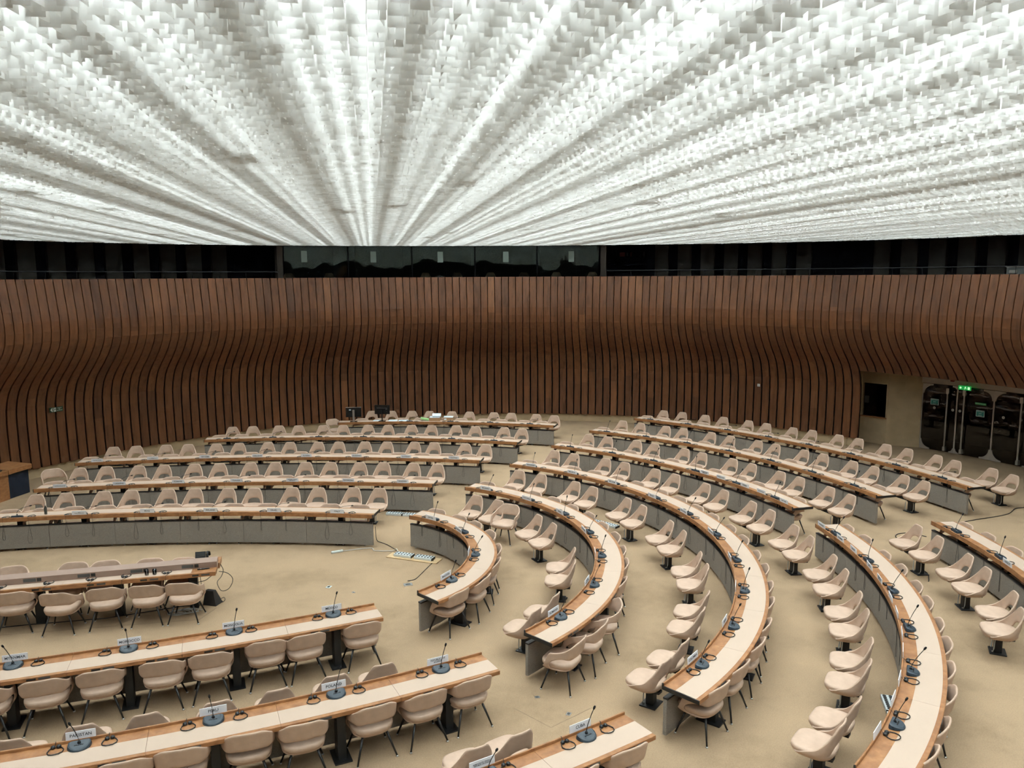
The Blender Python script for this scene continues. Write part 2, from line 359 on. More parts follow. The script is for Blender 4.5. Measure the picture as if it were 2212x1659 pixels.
PEDESTAL={
'A2':[[-11.53, 18.11, -79.1], [-10.9, 18.25, -80.4], [-10.04, 18.38, -82.2], [-9.42, 18.46, -83.5], [-8.54, 18.54, -85.2], [-7.9, 18.58, -86.5], [-7.09, 18.58, -88.1], [-6.44, 18.6, -89.5], [-5.53, 18.65, -91.3], [-4.86, 18.62, -92.6], [-4.0, 18.6, -94.4], [-3.35, 18.54, -95.7]],
'A3':[[-11.94, 20.78, -79.2], [-11.27, 20.92, -80.6], [-10.43, 20.99, -82.2], [-9.75, 21.04, -83.6], [-8.94, 21.17, -85.2], [-8.25, 21.22, -86.6], [-7.41, 21.29, -88.3], [-6.73, 21.3, -89.7], [-5.86, 21.32, -91.4], [-5.18, 21.31, -92.7], [-4.33, 21.26, -94.4], [-3.68, 21.25, -95.7], [-2.83, 21.13, -97.4], [-2.15, 21.03, -98.8]],
'A4':[[-12.36, 23.49, -73.9], [-11.7, 23.61, -75.7], [-10.85, 23.74, -77.9], [-10.18, 23.81, -79.7], [-9.32, 23.86, -82.0], [-8.65, 23.94, -83.8], [-7.76, 24.02, -86.2], [-7.09, 24.05, -87.9], [-6.2, 24.05, -90.3], [-5.55, 24.07, -92.0], [-4.71, 24.08, -94.3], [-4.02, 24.04, -96.1], [-3.15, 23.98, -98.4], [-2.51, 23.89, -100.1], [-1.53, 23.7, -102.7], [-0.9, 23.55, -104.4]],
'A5':[[-9.76, 26.68, -72.8], [-9.09, 26.77, -74.9], [-8.22, 26.87, -77.6], [-7.53, 26.88, -79.8], [-6.67, 26.88, -82.4], [-5.96, 26.87, -84.7], [-5.1, 26.91, -87.4], [-4.41, 26.86, -89.6], [-3.56, 26.84, -92.4], [-2.88, 26.77, -94.6], [-2.01, 26.7, -97.4], [-1.32, 26.53, -99.7], [-0.34, 26.31, -102.9], [0.28, 26.08, -105.0]],
'AW':[[-5.51, 29.83, -86.7], [-4.71, 29.8, -88.9], [-3.91, 29.76, -91.1], [-3.23, 29.71, -93.0], [-2.35, 29.61, -95.4], [-1.69, 29.53, -97.3], [-0.74, 29.34, -99.9], [-0.08, 29.2, -101.8], [0.86, 28.9, -104.5], [1.52, 28.63, -106.5]],
'T2':[[-1.0, 17.89, -126.6], [-0.5, 17.5, -135.2], [0.34, 16.4, -153.8], [0.62, 15.83, -162.3], [0.91, 14.41, 178.7], [0.86, 13.77, 170.4], [0.47, 12.38, 151.8], [0.14, 11.81, 143.5]],
'T3':[[0.06, 20.3, -121.9], [0.61, 19.9, -127.8], [1.42, 19.15, -137.5], [1.81, 18.65, -143.1], [2.48, 17.69, -153.2], [2.74, 17.1, -158.8], [3.12, 16.01, -168.8], [3.25, 15.37, -174.4], [3.28, 14.16, 175.3], [3.25, 13.53, 170.0], [2.97, 12.38, 159.9], [2.74, 11.76, 154.4], [2.25, 10.73, 144.9], [1.87, 10.18, 139.4]],
'B4':[[1.13, 22.7, -121.9], [1.68, 22.28, -126.0], [2.52, 21.66, -132.3], [2.99, 21.17, -136.4], [3.69, 20.41, -142.5], [4.1, 19.87, -146.7], [4.65, 18.96, -153.0], [4.94, 18.35, -157.0], [5.31, 17.38, -163.2], [5.52, 16.72, -167.3], [5.66, 15.68, -173.5], [5.72, 15.02, -177.5], [5.74, 13.97, 176.3], [5.65, 13.26, 172.0], [5.46, 12.29, 166.1], [5.27, 11.62, 162.0], [4.89, 10.66, 155.9], [4.59, 10.06, 151.9], [4.04, 9.15, 145.5], [3.64, 8.66, 141.8]],
'B5':[[2.41, 25.07, -121.3], [2.98, 24.71, -124.7], [3.82, 24.11, -129.8], [4.28, 23.62, -133.1], [5.04, 22.9, -138.3], [5.43, 22.36, -141.6], [6.1, 21.59, -146.6], [6.45, 21.01, -149.9], [6.94, 20.12, -155.0], [7.23, 19.54, -158.2], [7.61, 18.59, -163.2], [7.82, 17.92, -166.6]],
'D5':[[8.21, 15.67, -176.3], [8.26, 14.96, -179.7], [8.27, 13.98, 175.6], [8.19, 13.3, 172.2], [8.0, 12.27, 167.2], [7.7, 11.64, 163.9]],
'B6':[[3.86, 27.51, -124.5], [4.42, 27.03, -127.2], [5.2, 26.48, -130.7], [5.7, 26.06, -133.0], [6.47, 25.36, -136.8], [6.94, 24.79, -139.5], [7.6, 24.06, -143.1], [7.97, 23.51, -145.5], [8.54, 22.7, -149.1], [8.9, 22.13, -151.6], [9.36, 21.26, -155.1], [9.66, 20.65, -157.6], [10.01, 19.73, -161.1], [10.22, 19.12, -163.5]],
'BW':[[5.76, 29.63, -125.6], [6.38, 29.24, -127.9], [7.11, 28.59, -130.9], [7.67, 28.14, -133.1], [8.36, 27.44, -136.1], [8.82, 26.9, -138.3], [9.46, 26.13, -141.4], [9.93, 25.65, -143.5], [10.5, 24.87, -146.5], [10.88, 24.29, -148.6], [11.35, 23.41, -151.7], [11.69, 22.81, -153.8], [12.09, 21.95, -156.7], [12.25, 21.27, -158.9], [12.71, 20.37, -162.0], [12.82, 19.69, -164.1]],
'C2':[[-6.43, 8.22, 105.1], [-5.82, 8.5, 106.7], [-5.18, 8.78, 108.3], [-4.55, 9.0, 109.9], [-3.79, 9.27, 111.8], [-3.13, 9.54, 113.5], [-2.46, 9.9, 115.2], [-1.89, 10.18, 116.7]],
'C3':[[-0.54, 8.29, 120.7], [-0.07, 8.55, 121.7]],
}
ARMS={'C1': [[-6.69, 9.67, 108.5], [-6.31, 9.85, 109.0], [-5.69, 10.09, 110.0], [-4.95, 10.35, 111.0], [-4.36, 10.57, 111.9], [-3.68, 10.93, 113.0], [-3.16, 11.13, 113.7], [-2.38, 11.51, 114.9]], 'C2': [[-4.37, 8.11, 109.6], [-3.83, 8.33, 110.9], [-3.17, 8.63, 112.5], [-2.58, 8.83, 114.0], [-1.81, 9.19, 115.9], [-1.2, 9.49, 117.4], [-0.63, 9.82, 118.9]], 'C3': [[1.19, 8.3, 123.5], [0.59, 7.9, 122.1]]}
T2_PULLED=[[0.74, 10.81, 138.9], [1.13, 11.33, 145.5], [1.45, 11.98, 152.9]]
PLATE_ANGLES={'B4': [0.554, 0.4975, 0.415, 0.3573, 0.2766], 'D4': [0.0922, 0.01, -0.0522, -0.1361, -0.1961, -0.2736, -0.3325, -0.4088, -0.4652, -0.5505, -0.6076, -0.6913], 'D5': [-0.1092]}
# ------------------------------------------------------------------ floor, walls, ceiling
b = MB(); b.lathe([(23.0, -0.2), (23.0, 0.0)], 96, (HALL[0], HALL[1], 0)); struct('floor', b, M['carpet'])

# profile of the timber wall: (inward offset, height)
PROF = [(1.27, 6.0), (1.33, 5.6), (1.40, 5.1), (1.43, 4.8), (1.43, 4.5), (1.39, 4.22), (1.27, 3.97), (1.06, 3.68), (0.78, 3.38),
        (0.53, 3.15), (0.31, 2.92), (0.17, 2.72), (0.06, 2.45), (-0.01, 2.2), (-0.04, 1.8), (-0.04, 1.3), (-0.03, 0.8), (0.0, 0.3)]
WALL_R = 16.05
STEP = 1.075
def plank_wall(name, d0, d1, prof):
    b = MB(); tones = []
    pr = random.Random(11 if d0 < 40 else 5)
    kk = int(round((d1 - d0) / STEP))
    for i in range(kk):
        a = math.radians(d0 + (i + 0.5) * STEP)
        c, s = math.cos(a), math.sin(a); tx, ty = -s, c
        w = 0.1255
        t1, t2 = min(1, max(0, pr.gauss(0.48, 0.2))), min(1, max(0, pr.gauss(0.45, 0.2)))
        cut = pr.uniform(4.0, 5.0); low = pr.uniform(0.9, 2.3); t3 = min(1, max(0, pr.gauss(0.42, 0.2)))
        segs = []
        cur = []
        for off, z in prof:
            cur.append((off, z))
        # split the run at the two butt joints
        runs = [[], [], []]
        for j, (off, z) in enumerate(prof):
            q = 0 if z > cut else (1 if z > low else 2)
            if j and runs[q] == []:
                po, pz = prof[j - 1]; zz = cut if q == 1 else low
                fr = (pz - zz) / (pz - z) if pz != z else 0
                jo = po + (off - po) * fr
                prev = q - 1
                if runs[prev]: runs[prev].append((jo, zz - 0.0))
                runs[q].append((jo, zz))
            runs[q].append((off, z))
        for q, tn in enumerate((t1, t2, t3)):
            run = runs[q]
            if len(run) < 2: continue
            o = len(b.v); k = len(run)
            for off, z in run:
                r = WALL_R - off
                for sgn, dep in ((-1, 0.045), (-1, 0.004), (-0.965, 0.0), (0.965, 0.0), (1, 0.004), (1, 0.045)):
                    rr = r + dep
                    b.v.append((HALL[0] + rr * c + tx * w * sgn, HALL[1] + rr * s + ty * w * sgn, z)); tones.append(tn)
            for m_ in range(k - 1):
                for e in range(5):
                    p = o + m_ * 6 + e; b.f.append((p, p + 1, p + 7, p + 6))
            b.f.append(tuple(o + e for e in range(6))); b.f.append(tuple(o + (k - 1) * 6 + e for e in range(6)))
    me = bpy.data.meshes.new(name); me.from_pydata(b.v, [], b.f); me.materials.append(M['plank'])
    bm = bmesh.new(); bm.from_mesh(me); bmesh.ops.recalc_face_normals(bm, faces=bm.faces); bm.to_mesh(me); bm.free()
    at = me.attributes.new('tone', 'FLOAT', 'POINT'); at.data.foreach_set('value', tones)
    o = link(name, me); o['kind'] = 'structure'
    # dark board behind the joints
    g = MB(); n = int((d1 - d0) / 2)
    vs = []
    for i in range(n + 1):
        a = math.radians(d0 + (d1 - d0) * i / n)
        vs += [(HALL[0] + (WALL_R - off + 0.05) * math.cos(a), HALL[1] + (WALL_R - off + 0.05) * math.sin(a), z) for off, z in prof]
    k = len(prof)
    g.add(vs, [(i * k + j, i * k + j + 1, (i + 1) * k + j + 1, (i + 1) * k + j) for i in range(n) for j in range(k - 1)])
    obj('backing_board', g, M['gap'], o)
    return o
END = 41.2
UPPER = [p for p in PROF if p[1] > 2.7] 
plank_wall('wall_back', END, END + STEP * 145, PROF)
plank_wall('wall_right', END - STEP * 60, END, UPPER)
R0, R1 = math.radians(END), math.radians(END + STEP * 145)
b = MB(); b.sweep([(16.13, 0), (16.13, 0.36), (16.2, 0.36), (16.2, 0)], *HALL, R0, R1, 80); struct('baseboard_back', b, M['beigewall'])
# parapet cap, gallery floor, outer wall, gallery roof
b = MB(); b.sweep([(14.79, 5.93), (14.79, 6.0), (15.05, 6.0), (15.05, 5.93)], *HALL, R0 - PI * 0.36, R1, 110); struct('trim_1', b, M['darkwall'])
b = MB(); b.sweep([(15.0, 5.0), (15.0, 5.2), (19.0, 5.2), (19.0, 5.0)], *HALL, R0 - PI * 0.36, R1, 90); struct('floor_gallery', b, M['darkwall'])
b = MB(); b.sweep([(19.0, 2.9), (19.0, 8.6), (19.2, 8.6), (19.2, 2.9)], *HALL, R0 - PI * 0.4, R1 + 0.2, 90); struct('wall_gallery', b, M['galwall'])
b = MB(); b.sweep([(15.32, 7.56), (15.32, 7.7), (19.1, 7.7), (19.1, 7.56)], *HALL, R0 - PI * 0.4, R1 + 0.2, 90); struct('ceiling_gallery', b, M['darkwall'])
# upright acoustic panels on the gallery wall
b = MB()
for d0, d1 in ((77 - 55, 73.5), (127, 170)):
    d = d0
    while d < d1 - 1.6:
        if not (45 < d < 50.5): b.sweep([(18.86, 5.2), (18.86, 7.5), (18.99, 7.5), (18.99, 5.2)], *HALL, math.radians(d), math.radians(d + 1.75), 2)
        d += 2.95
struct('wall_gallery_panels', b, M['galpanel'])
# slab and rim of the luminous ceiling
b = MB()
n = 128
vs = []
for i in range(n):
    a = -0.1 + (PI + 0.2) * i / (n - 1)
    x, y = HALL[0] + 15.25 * math.cos(a), HALL[1] + 15.25 * math.sin(a)
    z = ceil_z(x, y)
    vs += [(x, y, z - 0.01), (x, y, z + 0.75), (HALL[0] + 15.31 * math.cos(a), HALL[1] + 15.31 * math.sin(a), z + 0.75), (HALL[0] + 15.31 * math.cos(a), HALL[1] + 15.31 * math.sin(a), z - 0.01)]
b.add(vs, [(i * 4 + e, i * 4 + (e + 1) % 4, ((i + 1) % n) * 4 + (e + 1) % 4, ((i + 1) % n) * 4 + e) for i in range(n - 1) for e in range(4)])
struct('trim_2', b, M['darkwall'])
b = MB(); b.box(-16, 16.2, -6.2, 31.6, 7.95, 8.1)
M['slab'] = mat('plenum_paint', (0.62, 0.61, 0.58), 0.9); struct('ceiling_slab', b, M['slab'])
# the lattice: rows of hanging plates with a rib behind each
PW, PD = 0.098, 0.177
ni, nj = int(CEIL_R / PW) + 1, int(CEIL_R / PD) + 1
I, J = np.meshgrid(np.arange(-ni, ni + 1), np.arange(-nj - 40, nj + 1), indexing='ij')
vv = I * PW + 0.013; uu = J * PD + np.where(I % 2 == 0, 0.0, PD / 2)
vv = vv.ravel(); uu = uu.ravel() + rng.normal(0, 0.011, uu.size)
keep = (np.hypot(vv, uu) < CEIL_R - 0.05) | ((uu < 0) & (np.abs(vv) < 14.5))
vv, uu = vv[keep], uu[keep]; N = len(vv); vv = vv + rng.normal(0, 0.002, N)
X = HALL[0] + GU[0] * uu + GV[0] * vv; Y = HALL[1] + GU[1] * uu + GV[1] * vv
near = Y > -5.5
X, Y = X[near], Y[near]; N = len(X)
Z = 7.22 - 0.0007 * (X - HALL[0]) ** 2 + rng.normal(0, 0.0015, N)
yaw = rng.normal(0, 0.05, N); ribyaw = yaw + rng.normal(0, 0.10, N); rb = rng.normal(0, 0.010, N); rl = 0.118 + rng.normal(0, 0.006, N)
hw = PW / 2 - rng.uniform(0.0, 0.005, N); ht = 0.132 + rng.uniform(0, 0.014, N)
cv, sv = np.cos(yaw), np.sin(yaw)
vx, vy = GV[0] * cv - GV[1] * sv, GV[0] * sv + GV[1] * cv
cr, sr = np.cos(ribyaw), np.sin(ribyaw)
ux, uy = GU[0] * cr - GU[1] * sr, GU[0] * sr + GU[1] * cr
bx, by = X + vx * rb, Y + vy * rb
P = np.empty((N, 8, 3))
P[:, 0] = np.stack([X - vx * hw, Y - vy * hw, Z], 1); P[:, 1] = np.stack([X + vx * hw, Y + vy * hw, Z], 1)
P[:, 2] = P[:, 1]; P[:, 2, 2] += ht; P[:, 3] = P[:, 0]; P[:, 3, 2] += ht
P[:, 4] = np.stack([bx, by, Z], 1); P[:, 5] = np.stack([bx + ux * rl, by + uy * rl, Z + 0.004], 1)
P[:, 6] = P[:, 5]; P[:, 6, 2] += ht * 0.9; P[:, 7] = P[:, 4]; P[:, 7, 2] += ht * 0.9
me = bpy.data.meshes.new('ceiling')
me.vertices.add(N * 8); me.vertices.foreach_set('co', P.ravel())
me.loops.add(N * 8); me.loops.foreach_set('vertex_index', np.arange(N * 8, dtype=np.int32))
me.polygons.add(N * 2); me.polygons.foreach_set('loop_start', np.arange(0, N * 8, 4, dtype=np.int32))
me.update(calc_edges=True); me.materials.append(M['lattice'])
tn = np.repeat(rng.uniform(0, 1, N), 8); ta = me.attributes.new('tone', 'FLOAT', 'POINT'); ta.data.foreach_set('value', tn.astype(np.float32))
o = link('ceiling', me); o['kind'] = 'structure'

# right-hand side: booth wall, plaster wall, glazed doors under the timber overhang
b = MB()
for r0_, d0_, d1_ in ((15.9, -20, 41.15), (16.2, 41.15, 43.2)): b.sweep([(r0_, 2.73), (r0_, 2.80), (18.2, 2.80), (18.2, 2.73)], *HALL, math.radians(d0_), math.radians(d1_), 40)
struct('ceiling_soffit', b, M['backing'])
def cyl_box(b, r0, r1, d0, d1, z0, z1, n=3): return b.sweep([(r0, z0), (r0, z1), (r1, z1), (r1, z0)], *HALL, math.radians(d0), math.radians(d1), n)
b = MB()
cyl_box(b, 16.12, 17.35, 42.72, 42.95, 0, 2.75)
cyl_box(b, 17.18, 17.35, 39.62, 42.72, 0, 0.92)
cyl_box(b, 17.18, 17.35, 39.62, 42.72, 2.16, 2.75)
cyl_box(b, 17.18, 17.35, 42.58, 42.72, 0.92, 2.16); cyl_box(b, 17.18, 17.35, 39.62, 39.80, 0.92, 2.16)
struct('wall_booth', b, M['beigewall'])
b = MB()
pA, pB = pol(17.18, 39.6), pol(17.66, 36.5)
b.prism([pA, pB, pol(17.9, 36.5), pol(17.5, 39.6)], 0, 2.75); struct('wall_side', b, M['beigewall'])
w = struct('window_1', cyl_box(MB(), 17.27, 17.285, 39.8, 42.58, 0.97, 2.16), M['doorglass'])
cyl = MB(); cyl_box(cyl, 17.14, 17.34, 39.62, 42.72, 0.92, 0.97); obj('window_sill', cyl, M['deskwood'], w)
cyl = MB(); cyl_box(cyl, 18.3, 18.35, 38, 44, 0, 2.74); struct('wall_booth_back', cyl, M['darkwall'])
for nm, pt, ww, hh in (('notice_paper', (42.2, 1.55), 0.16, 0.26), ('switch_plate', (41.4, 1.55), 0.09, 0.07)):
    b = MB(); b.box(-ww / 2, ww / 2, -0.002, 0.002, -hh / 2, hh / 2)
    o = obj(nm, b, M['darkpanel'] if nm == 'switch_plate' else M['channel'], None, False, pol(17.262 if nm == 'notice_paper' else 18.29, pt[0], pt[1]), math.radians(pt[0] - 90))
    tag(o, 'grey paper notice stuck inside the dark booth window' if nm == 'notice_paper' else 'small wall plate deep inside the dark booth window', 'notice' if nm == 'notice_paper' else 'plate')
b = MB(); cyl_box(b, 17.60, 17.72, 10.0, 36.5, 2.31, 2.54, 8); struct('trim_3', b, M['steel'])
b = MB(); cyl_box(b, 19.6, 19.7, 0, 45, 0, 2.9, 12); struct('wall_corridor', b, M['darkwall'])
# glazed door leaves
EDGE = [36.44, 32.66, 28.80, 24.95, 21.1, 17.25]
def patch(b, W, cx, cz, sx, sz, L=0.34, Hh=0.34, t=0.05):
    # quarter-hollow corner fitting
    pts = [(cx, cz), (cx + sx * L, cz), (cx + sx * L, cz + sz * t)]
    for i in range(9):
        a = PI / 2 * i / 8
        pts.append((cx + sx * (L - (L - t) * math.sin(a)), cz + sz * (Hh - (Hh - t) * math.cos(a))))
    pts.append((cx, cz + sz * Hh))
    k = len(pts)
    b.add([(x, -0.022, z) for x, z in pts] + [(x, 0.022, z) for x, z in pts], [tuple(range(k)), tuple(range(k, 2 * k))[::-1]] + [(i, k + i, k + (i + 1) % k, (i + 1) % k) for i in range(k)])
for i in range(5):
    d1, d0 = EDGE[i], EDGE[i + 1]
    p1, p0 = Vector(pol(17.66, d1)), Vector(pol(17.66, d0))
    W = (p0 - p1).length - 0.02
    mid = (p0 + p1) / 2; ang = math.atan2(p0.y - p1.y, p0.x - p1.x)
    root = link('door_%d' % (i + 1), None, None, (mid.x, mid.y, 0), ang); root['kind'] = 'structure'
    b = MB(); b.box(-W / 2 + 0.01, W / 2 - 0.01, -0.006, 0.006, 0.02, 2.29); obj('glass', b, M['doorglass'], root)
    b = MB()
    for x in (-W / 2, W / 2): b.box(x - 0.014, x + 0.014, -0.012, 0.012, 0.01, 2.29)
    obj('edge_strip', b, M['steel'], root)
    hinge = -1 if i % 2 == 0 else 1
    b = MB()
    patch(b, W, hinge * W / 2, 2.29, -hinge, -1); patch(b, W, hinge * W / 2, 0.01, -hinge, 1)
    patch(b, W, -hinge * W / 2, 0.01, hinge, 1, 0.16, 0.16, 0.04); patch(b, W, -hinge * W / 2, 2.29, hinge, -1, 0.16, 0.1, 0.04)
    obj('corner_fitting', b, M['steel'], root)
    hx = -hinge * (W / 2 - 0.27)
    h = MB(); h.tube([(hx, -0.10, 0.14), (hx, -0.10, 2.1)], 0.026, 10)
    h.box(hx - 0.045, hx + 0.045, -0.13, -0.07, 2.02, 2.2); h.box(hx - 0.04, hx + 0.04, -0.13, 0.0, 0.06, 0.2); h.box(hx - 0.03, hx + 0.03, -0.1, 0, 2.06, 2.12)
    obj('handle', h, M['handle'], root)
def on_door(name, deg, z, mb, m, r=17.58, smooth=False):
    return obj(name, mb, m, None, smooth, pol(r, deg, z), math.radians(deg - 90))
def plaque(w, h, t=0.006): b = MB(); b.box(-w / 2, w / 2, -t / 2, t / 2, -h / 2, h / 2); return b
FACE = Matrix.Rotation(PI / 2, 4, 'X')
def letter(parent, body, size, m, x, z, y=-0.0045, flip=False, name='lettering'):
    o = link(name, text_mesh(body, size, m), parent)
    o.matrix_local = Matrix.Translation((x, y, z)) @ (Matrix.Rotation(PI, 4, 'Z') if flip else Matrix.Identity(4)) @ FACE
    return o
for deg, z, lb in ((34.98, 1.685, 'teal emergency exit notice on the first glass door'), (30.05, 1.497, 'teal emergency exit notice on the second glass door, lower')):
    s = on_door('exit_notice', deg, z, plaque(0.27, 0.21), M['signwhite'], 17.60); tag(s, lb, 'notice', 'emergency exit notices on the doors')
    b = MB(); b.box(-0.12, 0.12, -0.006, -0.002, -0.09, 0.09); obj('notice_field', b, M['teal'], s)
    letter(s, 'EMERGENCY', 0.040, M['signwhite'], 0, 0.065, -0.0075); letter(s, 'EXIT', 0.045, M['signwhite'], 0, 0.0, -0.0075); letter(s, 'ONLY', 0.045, M['signwhite'], 0, -0.065, -0.0075)
s = on_door('exit_strip_sign', 30.09, 1.817, plaque(0.36, 0.075), M['green'], 17.60); tag(s, 'narrow green strip reading SORTIE DE SECOURS on second glass door', 'sign')
letter(s, 'SORTIE DE SECOURS', 0.034, M['signwhite'], 0, 0)
for deg, z, lb in ((34.97, 1.479, 'round white sticker under the notice on the first glass door'), (32.97, 1.483, 'round white sticker left of the first door joint'),
                   (32.21, 1.484, 'round white sticker right of the first door joint'), (27.66, 1.478, 'round white sticker in middle of the third glass door'),
                   (25.89, 1.491, 'round white sticker at the right edge of third glass door')):
    b = MB(); b.lathe([(0.0001, -0.002), (0.045, -0.002), (0.045, 0.002), (0.0001, 0.002)], 20)
    b.v = [(x, z2, y) for x, y, z2 in b.v]
    s = on_door('door_sticker', deg, z, b, M['roundwhite'], 17.60); tag(s, lb, 'sticker', 'round stickers on the glass doors')
    b = MB(); b.box(-0.028, 0.028, -0.004, -0.002, -0.008, 0.008); obj('sticker_print', b, M['channel'], s)
def running_man(parent, x, z, h, m, y):
    b = MB()
    def limb(x0, z0, x1, z1, t):
        d = Vector((x1 - x0, 0, z1 - z0)); nrm = Vector((-d.z, 0, d.x)).normalized() * t
        vs = [(x + x0 + nrm.x, 0, z + z0 + nrm.z), (x + x1 + nrm.x, 0, z + z1 + nrm.z), (x + x1 - nrm.x, 0, z + z1 - nrm.z), (x + x0 - nrm.x, 0, z + z0 - nrm.z)]
        b.add([(p[0], y, p[2]) for p in vs] + [(p[0], y - 0.001, p[2]) for p in vs], [(0, 1, 2, 3), (7, 6, 5, 4), (0, 4, 5, 1), (1, 5, 6, 2), (2, 6, 7, 3), (3, 7, 4, 0)])
    limb(0, 0.05 * h, 0.04 * h, 0.3 * h, 0.08 * h); limb(0, 0.05 * h, -0.2 * h, -0.12 * h, 0.05 * h); limb(-0.2 * h, -0.12 * h, -0.12 * h, -0.4 * h, 0.045 * h)
    limb(0, 0.05 * h, 0.2 * h, -0.1 * h, 0.05 * h); limb(0.2 * h, -0.1 * h, 0.38 * h, -0.12 * h, 0.045 * h)
    limb(0.04 * h, 0.28 * h, -0.2 * h, 0.2 * h, 0.04 * h); limb(0.04 * h, 0.28 * h, 0.26 * h, 0.12 * h, 0.04 * h); limb(0.06 * h, 0.38 * h, 0.1 * h, 0.48 * h, 0.06 * h)
    return obj('running_figure', b, m, parent)
s = on_door('exit_sign', 31.55, 2.30, plaque(0.40, 0.14, 0.03), M['greenlit'], 17.42); tag(s, 'lit green running figure exit sign above the glass doors', 'sign')
running_man(s, 0.02, -0.005, 0.12, M['whitelit'], -0.016)
b = MB(); b.lathe([(0.0001, -0.001), (0.032, -0.001), (0.032, 0.001), (0.0001, 0.001)], 14, (-0.13, 0, 0)); b.v = [(x, z2 - 0.0165, y) for x, y, z2 in b.v]; obj('sign_disc', b, M['whitelit'], s)
b = MB(); b.box(0.10, 0.17, -0.0175, -0.0155, -0.045, 0.04); obj('door_symbol', b, M['whitelit'], s)
b = MB(); b.tube([(0, 0.0, 0.07), (0, 0.17, 0.12)], 0.008, 6); obj('bracket', b, M['steel'], s)
b = MB(); b.bbox(-0.05, 0.05, -0.04, 0.04, -0.045, 0.045); s = on_door('fire_alarm', 33.15, 2.49, b, M['red'], 17.56); tag(s, 'small dark red alarm box on the header above the doors', 'alarm')
# exit sign and switch on the timber wall
s = on_door('exit_sign', 152.06, 2.017, plaque(0.42, 0.15, 0.02), M['darkgreen'], 16.0); tag(s, 'dark green exit sign with white arrow on left timber wall', 'sign')
b = MB()
for sg in (1, -1): b.add([(-0.19, -0.012, 0), (-0.13, -0.012, 0.06 * sg), (-0.10, -0.012, 0.06 * sg), (-0.15, -0.012, 0)], [(0, 1, 2, 3)])
b.box(-0.16, -0.10, -0.013, -0.011, -0.011, 0.011); obj('arrow', b, M['signwhite'], s)
b = MB(); b.box(-0.085, -0.01, -0.0125, -0.0105, -0.06, 0.06); obj('pictogram_field', b, M['signwhite'], s)
running_man(s, -0.047, 0.0, 0.10, M['darkgreen'], -0.0126)
letter(s, 'SORTIE\nDE\nSECOURS', 0.042, M['signwhite'], 0.10, 0.0, -0.0115)
s = on_door('wall_switch', 54.42, 1.881, plaque(0.10, 0.10, 0.02), M['whiteplastic'], 16.0); tag(s, 'small white square box on the right part of timber wall', 'switch')
b = MB(); b.box(-0.03, 0.03, -0.016, -0.010, -0.03, 0.03); obj('button', b, M['signwhite'], s)
# gallery: rail, interpreters' booths, sign, wall lamp, cabinet
gal = thing('gallery_railing', 'thin dark handrail above the timber parapet, right of the booths', 'railing', (0, 0, 0))
gal2 = thing('gallery_railing', 'thin dark handrail above the timber parapet, left of the booths', 'railing', (0, 0, 0))
M['rail'] = mat('dark_rail', (0.010, 0.011, 0.012), 0.6, spec=0.2)
for g, d0, d1 in ((gal, 10, 76), (gal2, 124.5, 172)):
    b = MB(); b.tube([pol(15.0, d0 + (d1 - d0) * i / 50, 6.22) for i in range(51)], 0.016, 6); obj('rail', b, M['rail'], g)
    d = d0 + 1.0
    while d < d1:
        b = MB(); b.tube([pol(15.0, d, 5.98), pol(15.0, d, 6.22)], 0.009, 5); obj('post', b, M['rail'], g); d += 3.6
GL = [123.40, 114.26, 104.97, 95.62, 86.35, 77.06]
for i in range(5):
    b = MB(); p, q = pol(15.36, GL[i] - 0.12), pol(15.36, GL[i + 1] + 0.12)
    d = Vector((q[0] - p[0], q[1] - p[1])); nn = Vector((d.y, -d.x)).normalized() * -0.01
    b.prism([p, q, (q[0] + nn.x, q[1] + nn.y), (p[0] + nn.x, p[1] + nn.y)], 5.9, 7.5); struct('window_%d' % (i + 2), b, M['boothglass'])
b = MB()
for d in GL[1:-1]: cyl_box(b, 15.34, 15.42, d - 0.06, d + 0.06, 5.9, 7.5, 1)
for d in GL[1:-1]: cyl_box(b, 15.45, 18.0, d - 0.1, d + 0.1, 5.2, 7.56, 1)
struct('wall_booth_partition', b, M['darkwall'])
b = MB(); cyl_box(b, 15.34, 15.6, 123.5, 124.3, 5.9, 7.5, 1); struct('trim_4', b, M['backing'])
b = MB(); cyl_box(b, 15.34, 15.6, 76.1, 76.9, 5.9, 7.5, 1); struct('trim_5', b, M['backing'])
b = MB()
for i in range(5): cyl_box(b, 17.9, 17.95, (GL[i] + GL[i + 1]) / 2 - 0.5, (GL[i] + GL[i + 1]) / 2 + 1.9, 5.2, 7.2, 1)
struct('door_gallery', b, M['backing'])
for d, nm in ((120.54, 'leftmost'), (110.65, 'second'), (100.8, 'middle'), (91.02, 'fourth'), (81.23, 'rightmost')):
    b = MB(); b.box(-0.11, 0.11, -0.002, 0.002, -0.21, 0.21)
    M.setdefault('sheet', mat('grey_green_sheet', (0.16, 0.20, 0.18), 0.6))
    o = obj('paper_sheet', b, M['sheet'], None, False, pol(15.305, d, 6.79), math.radians(d - 90)); tag(o, 'pale sheet stuck on the %s booth window above the wall' % nm, 'sheet', 'sheets on the booth windows')
bal = on_door('toilet_sign', 74.8, 6.94, plaque(0.55, 0.2, 0.02), M['backing'], 18.84); tag(bal, 'reddish pictogram sign on the dark gallery wall, right of booths', 'sign')
M['signred'] = mat('sign_dim_red', (0.3, 0.1, 0.08), 0.6)
b = MB(); b.box(-0.26, -0.04, -0.0135, -0.0105, -0.09, 0.09); b.box(0.2, 0.26, -0.0135, -0.0105, -0.09, 0.09); obj('sign_field', b, M['signred'], bal)
b = MB(); b.box(0.05, 0.10, -0.0135, -0.0105, -0.07, 0.07); obj('pictogram', b, M['signwhite'], bal)
